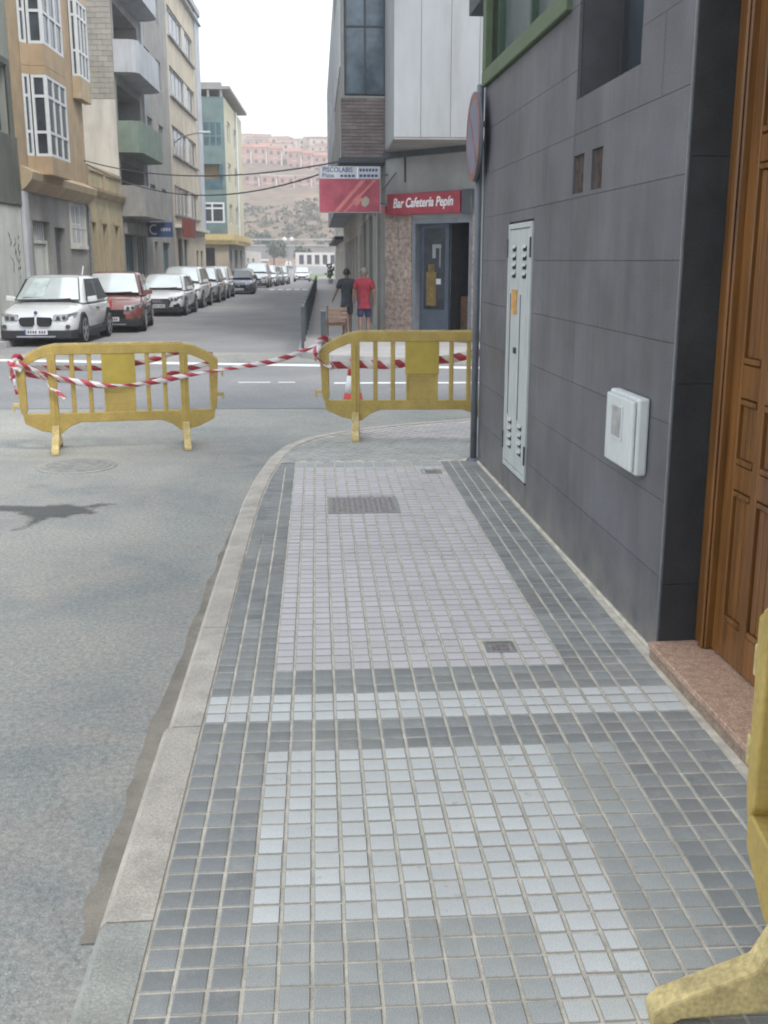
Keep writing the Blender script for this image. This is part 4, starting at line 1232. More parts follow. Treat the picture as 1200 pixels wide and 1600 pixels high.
for o_ in logs:
    b = MB(); b.mbox(mps, o_[0] - .02, o_[1] + .02, o_[2] - .02, o_[3] + .02, -1.2, -1.11); lw = b.build('loggia_back', M['bluegrey'], C)
    for (a_, c_) in ((.6, 1.7), (2.6, 4.4)):
        window(lw, mps, o_[0] + a_, o_[0] + c_, o_[2], o_[3] - .25, -1.06, 2, 1, .07)
# side wall: white lower part, block courses above
b = MB(); b.quad(mpf(0, -.3, 0), mpf(11, -.3, 0), mpf(11, 8.0, 0), mpf(0, 8.0, 0)); b.build('painted_side_wall', M['cream_lt'], C)
b = MB(); b.quad(mpf(0, 8.0, -.02), mpf(11, 8.0, -.02), mpf(11, ZC, -.02), mpf(0, ZC, -.02)); b.build('mortar_bed', M['greywall'], C)
blk = MB(); zz = 8.02; r_i = 0
while zz < ZC - .2:
    u = 0.01 - (.2 if r_i % 2 else 0)
    while u < 7.0:
        blk.mbox(mpf, max(u, .01), u + .385, zz, zz + .185, -.019, 0.0); u += .40
    zz += .2; r_i += 1
o = blk.build('blocks', M['block'], C); o['kind'] = 'stuff'
b = MB(); b.mbox(mps, 6.1, 6.5, 3.2, ZC, .003, .1); b.build('pier', M['bluegrey'], C)
for f0, m in ((3.6, M['greywall']), (6.1, M['balc_green']), (9.15, M['bluegrey']), (12.2, M['bluegrey'])):
    plan = [(0.02, 0.0), (0.03, .55), (.12, .82), (.38, .95), (5.2, .95), (5.6, .84), (5.9, .40), (5.92, 0.0)]
    inner = [(0.12, 0.0), (.13, .52), (.2, .73), (.41, .84), (5.17, .84), (5.52, .75), (5.8, .38), (5.82, 0.0)]
    b = MB()
    b.fprism(plan, lambda u, d, z_: mps(u, z_, d), f0 - .12, f0 + .06)
    for i in range(len(plan) - 1):
        q = [plan[i], plan[i + 1], inner[i + 1], inner[i]]
        b.fprism(q, lambda u, d, z_: mps(u, z_, d), f0 + .061, f0 + 1.1)
    b.build('balcony', m, C)
for o_ in cops[:-4]:
    window(C, mps, *o_[:4], -.15, 2, 1, .07, M['wframe'])
for o_, m in zip(cops[-4:], (M['glass'], M['dkgrey'], M['brown'], M['glass'])):
    b = MB(); b.mbox(mps, o_[0], o_[1], -.3, o_[3], -.22, -.17); n = 4
    b.build('shop_window', m, C)
    b = MB()
    for k in range(n + 1):
        u = o_[0] + (o_[1] - o_[0] - .06) * k / n; b.mbox(mps, u, u + .06, -.3, o_[3], -.17, -.12)
    b.build('shop_frame', M['teal_dk'] if m is M['glass'] else M['steel'], C)
b = MB(); b.mbox(mps, .3, 5.5, 2.8, 3.25, .003, .12); b.build('fascia', M['greywall'], C)
# blue sign
bs = thing('blue_shop_sign', 'blue projecting shop sign with a pale crescent mark hanging from the grey building', 'sign', (lx(50.6), 50.6, -.2), LROT)
b = MB(); b.box(.08, 1.25, -.06, .06, 2.95, 3.62); b.build('sign_box', M['bluesign'], bs)
b = MB()
for k in range(10):
    a0, a1 = math.radians(60 + k * 24), math.radians(60 + (k + 1) * 24)
    P_ = lambda r, a: (.40 + r * math.cos(a), 3.29 + r * math.sin(a))
    b.fprism([P_(.17, a0), P_(.23, a0), P_(.23, a1), P_(.17, a1)], lambda x, z_, d: (x, d, z_), -.068, -.061)
b.build('crescent', M['white'], bs)
b = MB()
for k in range(4): b.box(.70 + k * .12, .78 + k * .12, -.067, -.0605, 3.22, 3.36)
b.build('lettering', M['bluegrey'], bs)
b = MB(); b.box(1.25, 1.30, -.03, .03, 2.8, 3.9); b.box(0, 1.25, -.03, .03, 3.66, 3.70); b.build('bracket', M['steel'], bs)

# D: cream building with ribbon windows
D0 = 59.4
D = lroot('cream_office_building', 'tall cream building with long ribbon windows on four storeys', D0)
LD = 13.2; ZD = 16.7
dops = [(0.6, 10.4, s, s + 1.5) for s in (4.2, 7.3, 10.3, 13.3)]
dg = [(0.9, 2.6, 0, 2.9), (3.2, 5.0, 0, 2.9), (8.6, 9.8, 0, 2.3), (10.6, 11.8, 0, 2.3)]
b = MB(); facade(b, mps, 0, LD, -.3, ZD, dops + dg, .25); shell(b, LD, 11, -.3, ZD)
b.quad((0, 0, -.3), (-11, 0, -.3), (-11, 0, ZD), (0, 0, ZD)); b.build('wall', M['cream'], D)
for o_ in dops:
    window(D, mps, *o_, -.10, 7, 1, .05, M['wframe'], M['glass'])
    b = MB(); b.mbox(mps, .5, 10.6, o_[2] - .1, o_[2] - .002, .003, .14); b.build('sill', M['greywall'], D)
    b = MB(); b.mbox(mps, 6.2, 7.4, o_[2], o_[3], -.085, -.05); b.build('shutter', M['cream_lt'], D)
for o_ in dg:
    b = MB(); b.mbox(mps, o_[0], o_[1], -.3, o_[3], -.22, -.16)
    for k in range(3): b.mbox(mps, o_[0] + (o_[1] - o_[0] - .1) * k / 2, o_[0] + (o_[1] - o_[0] - .1) * k / 2 + .1, -.3, o_[3], -.16, -.1)
    b.build('shop_door', M['teal_dk'], D)
b = MB(); b.mbox(mps, 11.2, LD - .01, 3.5, ZD - .02, .003, .1); b.build('end_pier', M['bluegrey'], D)
b = MB(); b.mbox(mps, 0, LD, ZD - .55, ZD - .45, .003, .25); b.mbox(mps, 0, LD, ZD, ZD + .35, -.3, .2); b.build('roof_edge', M['steel'], D)
b = MB(); b.mbox(mps, .2, LD - .2, 3.45, 3.62, .003, .35); b.build('ledge', M['cream_lt'], D)
b = MB(); b.mbox(mps, .3, 1.9, 2.95, 3.9, .36, .9); b.build('shop_awning', mat('dark_red_cloth', (0.20, 0.06, 0.05), .8), D)
sl = thing('street_lamp', 'pale wall-mounted street lamp on an arm fixed to the cream building', 'street lamp', (lx(60.5), 60.5, 0), LROT)
b = MB(); b.tube([(0.0, 0, 7.9), (.5, 0, 8.25), (1.4, 0, 8.45)], .04, 8); b.build('arm', M['steel'], sl)
b = MB(); b.box(1.35, 2.0, -.12, .12, 8.40, 8.52); b.build('lamp_head', M['wframe'], sl, bevel=.03)
b = MB(); b.box(0.0, .05, -.12, .12, 7.7, 8.1); b.build('wall_plate', M['steel'], sl)

# E: green and yellow building across the side street
E0 = 87.3
E_ = lroot('green_yellow_building', 'yellow building with teal glazed bays facing a side street', E0)
LE, ZE = 15.0, 14.1
b = MB(); facade(b, mps, 0, LE, 3.4, ZE, [(2.0, 4.5, s, s + 1.6) for s in (4.6, 7.8, 11.0)] + [(7.5, 10, s, s + 1.6) for s in (4.6, 7.8, 11.0)], .2)
shell(b, LE, 8, -.3, ZE); b.build('wall', M['paleyellow'], E_)
b = MB(); facade(b, mps, 0, LE, -.5, 3.4, [(1.0, 3.0, -.2, 2.6), (5, 8, -.2, 2.6), (10, 12, -.2, 2.6)], .3); b.build('ground_floor_wall', M['greywall'], E_)
for a, c in ((1.0, 3.0), (5, 8), (10, 12)):
    b = MB(); b.mbox(mps, a, c, -.4, 2.6, -.28, -.2); b.build('shop_door', M['dkgrey'], E_)
for s in (4.6, 7.8, 11.0):
    for a in (2.0, 7.5): window(E_, mps, a, a + 2.5, s, s + 1.6, -.12, 2, 1, .12)
b = MB(); facade(b, mpf, 0, 8, 3.4, ZE, [(0.2, 2.15, 4.62, 6.2), (0.25, 2.2, 7.2, 9.1, .8), (0.2, 2.15, 10.4, 12.3)], .15); b.build('side_wall', M['teal'], E_)
b = MB(); facade(b, mpf, 0, 8, -.5, 3.4, [(1.1, 2.2, -.2, 2.7, .6)], .3); b.build('side_ground_wall', M['tanwall'], E_)
window(E_, mpf, .2, 2.15, 4.62, 6.2, .02, 2, 1, .14, None, M['glass'], 'window', [5.75])
window(E_, mpf, .2, 2.15, 10.4, 12.3, .02, 4, 1, .09, M['teal'], M['teal_dk'], 'window', [11.2])
window(E_, mpf, .2, 2.15, 12.5, 13.6, .02, 3, 1, .09, M['teal'], M['teal_dk'])
b = MB(); b.mbox(mpf, .25, 2.2, 7.2, 9.1, -.78, -.7); b.build('loggia_back', M['orange'], E_)
b = MB(); b.mbox(mpf, .25, 2.2, 7.2, 7.95, -.1, .03); b.mbox(mpf, .2, .5, 7.95, 9.1, -.1, .03); b.build('loggia_parapet', M['teal_dk'], E_)
b = MB(); b.mbox(mpf, 1.1, 2.2, -.5, 2.7, -.58, -.5); b.build('garage_door', M['dkgrey'], E_)
# rounded yellow band that wraps the corner
plan = [(-.1 + 2.8, -.5), (.0, -.5), (-.4, -.4), (-.62, -.1), (-.62, LE)]
band = [(2.8, -.45), (0, -.45), (-.35, -.36), (-.55, -.05), (-.55, LE)]
b = MB()
for (p, q) in zip(band, band[1:]):
    b.hexa([(-p[0], p[1], 3.0), (-q[0], q[1], 3.0), (-q[0] - .3 * (q[0] > -.5 and 0), q[1] + .2, 3.0), (-p[0], p[1] + .2, 3.0), (-p[0], p[1], 3.75), (-q[0], q[1], 3.75), (-q[0], q[1] + .2, 3.75), (-p[0], p[1] + .2, 3.75)])
b.fprism([(2.8, -.45), (0, -.45), (-.35, -.36), (-.55, -.05), (-.55, LE), (2.8, LE)], lambda u, y, z_: (-u, y, z_), 2.98, 3.3)
b.fprism([(2.8, -.44), (0, -.44), (-.34, -.35), (-.54, -.04), (-.54, LE), (2.8, LE)], lambda u, y, z_: (-u, y, z_), 3.301, 3.72)
b.build('yellow_band', M['yellowband'], E_)
b = MB(); b.box(-8, .55, -.4, LE, ZE + .5, ZE + .72); b.mbox(mpf, .1, 2.0, ZE + .72, ZE + 1.0, .0, .3); b.build('roof_canopy', M['greywall'], E_)
b = MB()
for u in (.1, 1.1, 2.1): b.mbox(mpf, u, u + .18, ZE, ZE + .5, -.3, -.1)
b.build('roof_posts', M['wframe'], E_)['kind'] = 'stuff'
b = MB(); b.tube([(.1, 9, 3.4), (.1, 9, ZE)], .09, 8); b.build('drainpipe', M['wframe'], E_)
# garage courts and low sheds after it
F_ = lroot('low_white_workshop', 'low white workshop past the yellow building', 102.6)
b = MB(); facade(b, mps, 0, 20, -1, 2.6, [(2, 4, -.6, 1.9), (8, 11, -.6, 1.9)], .3); shell(b, 20, 7, -1, 2.6); b.quad((0, 0, -1), (-7, 0, -1), (-7, 0, 2.6), (0, 0, 2.6)); b.build('wall', M['cream_lt'], F_)
for a, c in ((2, 4), (8, 11)):
    b = MB(); b.mbox(mps, a, c, -.6, 1.9, -.28, -.2); b.build('door', M['steel'], F_)

# party wall and roof huts above the yellow house are covered by C; a far block closes the side street
G_ = lroot('side_street_house', 'plain grey house closing the side street behind the cream building', 86.5, extra=-10.0)
b = MB(); facade(b, mpf, -6, 8, -.3, 9, [(-3, -1.6, 1, 2.4), (-3, -1.6, 4.2, 5.6)], .2); shell(b, 8, 8, -.3, 9); b.build('wall', M['greywall'], G_)

# ------------------------------------------------------------------ the bar at the right, chamfered corner
bar = thing('corner_bar_building', 'corner building with a bar door in its cut corner under a white panelled upper storey', 'building', (0, 0, 0))
P1 = Vector((1.62, 25.0)); P2 = Vector((3.45, 22.96))
cd = (P2 - P1).normalized(); cn = Vector((cd.y, -cd.x))   # outward towards the camera
CLN = (P2 - P1).length
def mpc(u, z, d): p = P1 + cd * u + cn * d; return (p.x, p.y, z)
ZU = 4.11
door_op = (0.86, 2.60, -.10, 2.62, .28)
b = MB(); facade(b, mpc, 0, CLN, -.3, ZU, [door_op], .28)
b.quad((P2.x, P2.y, -.3), (14, 22.6, -.3), (14, 22.6, ZU), (P2.x, P2.y, ZU))
b.build('wall', M['barwall'], bar)
# stone facing of the two piers, laid in courses
def stones(u0, u1, name):
    zz = -.08; k = 0
    while zz < 2.68:
        n = 2 if u1 - u0 > .4 else 1
        for i in range(n):
            a = u0 + (u1 - u0) * i / n; c = u0 + (u1 - u0) * (i + 1) / n
            s = MB(); s.mbox(mpc, a + .003, c - .003, zz + .003, min(zz + .455, 2.75) - .003, .002, .03 + R.uniform(-.003, .003)); s.build('facing_stone', M['stone'], bar)
        zz += .455; k += 1
stones(0.0, 0.84, 'l'); stones(2.62, CLN + .03, 'r')
b = MB()
b.mbox(mpc, .86, .95, -.1, 2.62, -.24, .012); b.mbox(mpc, 2.52, 2.60, -.1, 2.62, -.24, .012); b.mbox(mpc, .95, 2.52, 2.50, 2.62, -.24, .012)
b.build('door_frame', M['doorframe'], bar)
b = MB(); b.mbox(mpc, .95, 1.82, -.1, 2.50, -.20, -.14); dl = b.build('door_leaf', M['doorblue'], bar)
b = MB(); b.mbox(mpc, 1.08, 1.70, .62, 2.40, -.139, -.132); b.build('glass_panel', mat('dark_door_glass', (.03, .035, .045), .08, .4, 4), dl)
b = MB(); b.mbox(mpc, 1.16, 1.46, .70, 1.45, -.131, -.127); b.mbox(mpc, 1.22, 1.40, 1.30, 1.62, -.1309, -.1268)
b.build('poster', M['posteryel'], dl)
b = MB(); b.mbox(mpc, 1.34, 1.44, 1.75, 2.05, -.131, -.126); b.mbox(mpc, 1.44, 1.60, 1.97, 2.05, -.131, -.126); b.mbox(mpc, 1.55, 1.585, 1.55, 1.97, -.131, -.126); b.build('notice', M['steel'], dl)
b = MB(); b.mbox(mpc, 1.46, 1.6, 1.18, 1.3, -.131, -.124); b.build('sticker', M['bluegrey'], dl)
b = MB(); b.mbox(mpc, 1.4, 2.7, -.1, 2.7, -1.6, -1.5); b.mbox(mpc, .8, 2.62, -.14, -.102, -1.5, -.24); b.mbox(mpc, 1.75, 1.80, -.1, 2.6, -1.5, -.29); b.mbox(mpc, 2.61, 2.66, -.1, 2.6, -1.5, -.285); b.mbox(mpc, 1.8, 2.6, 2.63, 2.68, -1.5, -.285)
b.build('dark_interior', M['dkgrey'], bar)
b = MB(); b.mbox(mpc, 1.86, 2.50, -.1, .92, -.7, -.5); b.build('counter_front', M['brown'], bar, bevel=.02)
# street side facade, ground floor arcade of dark shop doors
SX = lambda y: 1.62 + .006 * (y - 25)
mpr = lambda u, z, d: (SX(25 + u) - d, 25 + u, z)
rops = [(0.55 + 2.25 * k, 2.15 + 2.25 * k, -.08, 2.75) for k in range(6)]
b = MB(); facade(b, mpr, 0, 15, -.4, ZU, rops, .3); b.build('street_wall', M['barwall'], bar)
for k, o_ in enumerate(rops):
    b = MB(); b.mbox(mpr, *o_[:4], -.28, -.22); b.mbox(mpr, o_[0] + .5, o_[0] + .56, -.08, 2.75, -.22, -.15); b.mbox(mpr, o_[0] + 1.05, o_[0] + 1.1, -.08, 2.75, -.22, -.15); b.build('shop_door', [M['doorblue'], M['teal_dk'], M['brown']][k % 3], bar)
    b = MB(); b.mbox(mpr, o_[0] - .14, o_[0], -.08, 2.9, .003, .09); b.mbox(mpr, o_[1], o_[1] + .14, -.08, 2.9, .003, .09); b.mbox(mpr, o_[0] - .14, o_[1] + .14, 2.901, 3.05, .003, .11); b.build('door_surround', M['cream_lt'] if k % 2 else M['greywall'], bar)
# upper storey: white panels on the crossing-street face
b = MB(); b.box(1.63, 14, 22.24, 30, ZU + .01, 12.0); b.build('upper_wall', M['cornice'], bar)
edges = [1.60, 2.14, 2.74, 3.31, 3.9, 4.5, 5.1, 5.7, 6.3]
for a, c in zip(edges, edges[1:]):
    b = MB(); b.box(a + .004, c - .004, 22.20, 22.238, ZU + .012, 11.9); b.build('facade_panel', M['whitepanel'], bar)
ys_ = [22.24, 22.95, 23.65, 24.35, 24.98]
for a, c in zip(ys_, ys_[1:]):
    b = MB(); b.box(1.60, 1.628, a + .003, c - .003, ZU + .012, 11.9); b.build('facade_panel', M['whitepanel'], bar)
b = MB(); b.fprism([(1.60, 22.21), (14, 22.21), (14, 22.9), (P2.x, P2.y), (P1.x, P1.y)], lambda x, y, z_: (x, y, z_), ZU - .03, ZU + .008); b.build('soffit', M['greywall'], bar)
b = MB(); b.mbox(mpc, -.05, CLN + .1, ZU - .16, ZU - .032, .002, .06); b.build('cornice', M['cornice'], bar)
# brown brick bay over the street pavement, dark glazing above
BX0, BX1, BY = .60, 1.60, 25.0
b = MB(); b.box(BX0, BX1 - .002, BY + .03, 40, 3.97, 5.30); bb = b.build('street_bay', M['greywall'], bar)
bk = MB(); zz = 3.985; r_i = 0
while zz < 5.24:
    x = BX0 + (0 if r_i % 2 else -.12)
    while x < BX1 - .01:
        a, c = max(x, BX0) + .005, min(x + .24, BX1) - .005
        if c - a > .02: bk.box(a, c, BY, BY + .029, zz, zz + .065)
        x += .24
    zz += .075; r_i += 1
o = bk.build('bricks', M['brick'], bb); o['kind'] = 'stuff'
b = MB(); b.box(BX0 + .04, BX1 - .002, BY + .10, 33, 5.301, 12.0); b.build('bay_upper', M['cornice'], bar)
b = MB(); b.box(BX0 + .02, BX0 + .09, BY + .06, 33, 5.302, 11.9); b.build('bay_edge', M['pinkish'] if False else M['greywall'], bar)
mpb = lambda u, z, d: (BX0 + .1 + u, BY + .08 - d, z)
window(bar, mpb, 0, .9, 5.33, 8.2, .04, 2, 1, .035, M['cornice'], M['glass_blue'], 'bay_window', [6.75])
window(bar, mpb, 0, .9, 8.25, 11.2, .04, 2, 1, .035, M['cornice'], M['glass_blue'], 'bay_window')
mpbs = lambda u, z, d: (BX0 + .0 - d, BY + u, z)
for k in range(5):
    window(bar, mpbs, .6 + k * 1.5, 1.9 + k * 1.5, 6.0, 7.9, .01, 2, 1, .06, M['wframe'], M['glass_blue'], 'side_window')
b = MB(); b.box(.62, 1.6, 33.01, 40, 5.301, 8.3); b.build('bay_upper', M['bluegrey'], bar)
b = MB(); b.box(BX0 - .05, BX1, BY - .02, 40.02, 3.87, 3.965); b.build('bay_slab', M['cornice'], bar)
b = MB(); b.box(1.60, 14, 30.01, 40, ZU + .01, 8.3); b.build('rear_wall', M['greywall'], bar)
# second building of the right row
RB = thing('grey_terraced_building', 'narrow grey building with a projecting upper floor farther along the right pavement', 'building', (0, 0, 0))
mpr2 = lambda u, z, d: (1.75 - d, 40.3 + u, z)
rops = [(1 + 4 * k, 3 + 4 * k, -.08, 2.7) for k in range(6)]
b = MB(); facade(b, mpr2, 0, 28, -.4, 3.7, rops, .3); b.build('ground_floor_wall', M['cream_lt'], RB)
b = MB(); b.box(.80, 12, 40.3, 68.3, 3.7, 11.6); b.build('upper_wall', M['bluegrey'], RB)
for k, o_ in enumerate(rops):
    b = MB(); b.mbox(mpr2, *o_, -.28, -.2); b.build('shop_door', M['dkgrey'], RB)
for k in range(6):
    for s in (4.6, 7.6):
        window(RB, lambda u, z, d: (.80 - d, 40.3 + u, z), 1 + 4.4 * k, 3 + 4.4 * k, s, s + 1.6, .02, 2, 1, .08)
RC = thing('white_terraced_building', 'low white building at the far end of the right pavement', 'building', (0, 0, 0))
b = MB(); facade(b, lambda u, z, d: (1.85 - d, 68.6 + u, z), 0, 40, -1, 6.2, [(2 + 5 * k, 4 + 5 * k, -.2, 2.4) for k in range(7)] + [(2 + 5 * k, 4 + 5 * k, 3.8, 5.2) for k in range(7)], .25)
b.quad((1.85, 68.6, -1), (12, 68.6, -1), (12, 68.6, 6.2), (1.85, 68.6, 6.2)); b.quad((1.85, 68.6, 6.2), (12, 68.6, 6.2), (12, 108.6, 6.2), (1.85, 108.6, 6.2))
b.build('wall', M['cream_lt'], RC)
for k in range(7):
    for z0, z1 in ((-.2, 2.4), (3.8, 5.2)):
        b = MB(); b.box(1.99, 2.05, 70.6 + 5 * k, 72.6 + 5 * k, z0, z1); b.build('window', M['glass'], RC)
b = MB(); b.box(1.2, 1.85, 68.7, 100, 3.0, 3.2); b.build('canopy', M['dkgrey'], RC)

# bar sign
bsn = thing('bar_sign', 'red sign box with white script lettering above the bar door', 'sign', (0, 0, 0))
bsn.location.z = -.09
b = MB(); b.mbox(mpc, .18, 2.36, 2.79, 3.25, .035, .16); b.build('sign_box', M['red'], bsn, bevel=.01)
o_m = frame_mtx(mpc(1.28, 3.035, .164), (cd.x, cd.y, 0))
text_mesh('lettering', 'Bar Cafetería Pepín', .285, M['white'], bsn, o_m, shear=.22, offset=.006, sx=.80)
b = MB(); b.mbox(mpc, 2.40, 2.64, 2.76, 3.27, .033, .14); b.build('side_box', M['cornice'], bsn)
b = MB(); b.mbox(mpc, .0, .12, 2.84, 3.0, .035, .14); b.build('small_lamp', M['pinkish'], bsn)
b = MB(); b.tube([mpc(.62, 3.50, .02), mpc(.62, 4.12, .03)], .02, 6); b.tube([mpc(.05, 3.35, .15), mpc(.35, 3.72, .03)], .012, 6); b.build('bracket', M['cornice'], bsn)
# hanging red sign
hs = thing('snack_bar_sign', 'large projecting sign with a dusty red picture below blue lettering over the right pavement', 'sign', (0, 24.2, .308))
hs.scale = (1, 1, .868)
b = MB(); b.box(.085, 1.45, -.05, .05, 2.79, 3.93); b.build('sign_box', M['steel'], hs)
b = MB(); b.box(.10, 1.43, -.056, -.0505, 2.81, 3.62); rp_ = b.build('picture_field', M['red_dusty'], hs)
b = MB(); b.box(.10, 1.43, -.056, -.0505, 3.625, 3.915); b.build('name_field', M['bluegrey'], hs)
SM = lambda x, z_: frame_mtx((x, -.0565, z_), (1, 0, 0))
text_mesh('lettering', 'PISCOLABIS', .165, M['bluelett'], hs, SM(.50, 3.835), offset=.003, ext=.001, sx=.78)
text_mesh('lettering', 'Pizza', .135, M['bluelett'], hs, SM(.29, 3.70), offset=.002, ext=.001)
b = MB()
for k in range(6): b.box(.98 + k * .07, 1.03 + k * .07, -.0585, -.0562, 3.80, 3.87)
for k in range(5): b.box(.98 + k * .085, 1.045 + k * .085, -.0585, -.0562, 3.665, 3.73)
for k in range(4): b.box(.56 + k * .085, .62 + k * .085, -.0585, -.0562, 3.665, 3.72)
b.build('faded_lettering', M['bluelett'], hs)['kind'] = 'stuff'
b = MB(); b.box(.925, .945, -.0585, -.0562, 3.63, 3.91); b.build('divider', M['white'], hs)
b = MB()
b.fprism([(.40, 2.815), (.50, 2.815), (1.12, 3.60), (1.02, 3.60)], lambda x, z_, d: (x, d, z_), -.0585, -.0562)
b.fprism([(.62, 2.815), (.68, 2.815), (1.36, 3.60), (1.29, 3.60)], lambda x, z_, d: (x, d, z_), -.0585, -.0562)
b.fprism([(.80, 3.05), (.92, 2.95), (1.05, 3.12), (.95, 3.25)], lambda x, z_, d: (x, d, z_), -.0587, -.0562)
b.build('diagonal_stripe', M['pinkish'], rp_)
b = MB(); b.fprism([(1.02, 2.98), (1.10, 2.93), (1.18, 3.0), (1.20, 3.12), (1.12, 3.2), (1.03, 3.12)], lambda x, z_, d: (x, d, z_), -.0592, -.0562); b.build('pale_patch', M['tanwall'], rp_)
b = MB(); b.box(1.45, 1.62, -.03, .03, 3.0, 3.05); b.box(1.45, 1.62, -.03, .03, 3.7, 3.75); b.build('bracket', M['cornice'], hs)

# ------------------------------------------------------------------ railing, bollard, chair on the right pavement
t = thing('pedestrian_railing', 'long dark metal pedestrian railing standing along the kerb of the right pavement', 'railing', (-.30, 21.9, -.075), -math.atan(.0065))
rl = {}
for nm, bx in (('post', (-.03, .03, -.03, .03, 0, .86)), ('top_rail', (-.022, .022, .035, 2.015, .80, .845)), ('bottom_rail', (-.022, .022, .035, 2.015, .12, .165))):
    b = MB(); b.box(*bx); rl[nm] = b.build(nm, M['rail'], t)
b = MB()
for k in range(22):
    for q in range(15): b.box(-.012, .012, k * 2.05 + .14 + q * .125, k * 2.05 + .165 + q * .125, .165, .80)
o = b.build('balusters', M['rail'], t); o['kind'] = 'stuff'
for k in range(1, 23):
    for nm in rl:
        if k == 22 and nm != 'post': continue
        c = rl[nm].copy(); COL.objects.link(c); c.parent = t; c.location = (0, k * 2.05, 0)
bo = thing('bollard', 'dark square bollard on the pavement corner beside the brown chair', 'bollard', (.13, 21.9, -.075))
b = MB(); b.box(-.055, .055, -.055, .055, 0, .74); b.build('post', M['rail'], bo, bevel=.01)
b = MB(); b.box(-.065, .065, -.065, .065, .741, .79); b.build('cap', M['post'], bo, bevel=.01)
ch = thing('wooden_chair', 'brown wooden chair with dark legs standing near the person in black', 'chair', (.42, 23.9, -.075), math.radians(8))
wm = mat('chair_wood', (.20, .135, .10), .6, .25, 12)
b = MB(); b.box(-.22, .22, -.2, .22, .42, .47); b.build('seat', wm, ch, bevel=.01)
for zz in (.50, .59, .68):
    b = MB(); b.box(-.21, .21, -.225, -.195, zz, zz + .075); b.build('back_slat', wm, ch, bevel=.008)
b = MB(); b.box(-.23, .23, -.19, .2, .36, .415); b.build('seat_frame', M['brown'], ch)
for sx in (-1, 1):
    b = MB(); b.box(sx * .21 - .018, sx * .21 + .018, -.21, -.175, 0, .80); b.build('leg', M['brown'], ch)
    b = MB(); b.box(sx * .21 - .018, sx * .21 + .018, .165, .20, 0, .36); b.build('leg', M['brown'], ch)

# ------------------------------------------------------------------ people
def skin_obj(name, verts, edges, radii, m, parent, sub=2, root=0):
    me = bpy.data.meshes.new(name); me.from_pydata(verts, edges, [])
    o = bpy.data.objects.new(name, me); COL.objects.link(o); o.parent = parent
    sk = o.modifiers.new('skin', 'SKIN')
    for i, r in enumerate(radii):
        v = me.skin_vertices[0].data[i]
        v.radius = r if isinstance(r, tuple) else (r, r); v.use_root = (i == root)
    sk.use_smooth_shade = True
    ss = o.modifiers.new('sub', 'SUBSURF'); ss.levels = sub; ss.render_levels = sub
    me.materials.append(m)
    return o
def chain(*ch):
    v, e, r = [], [], []
    idx = {}
    for c in ch:
        prev = None
        for p, rad in c:
            k = tuple(round(q, 4) for q in p)
            if k not in idx: idx[k] = len(v); v.append(p); r.append(rad)
            i = idx[k]
            if prev is not None and prev != i: e.append((prev, i))
            prev = i
    return v, e, r
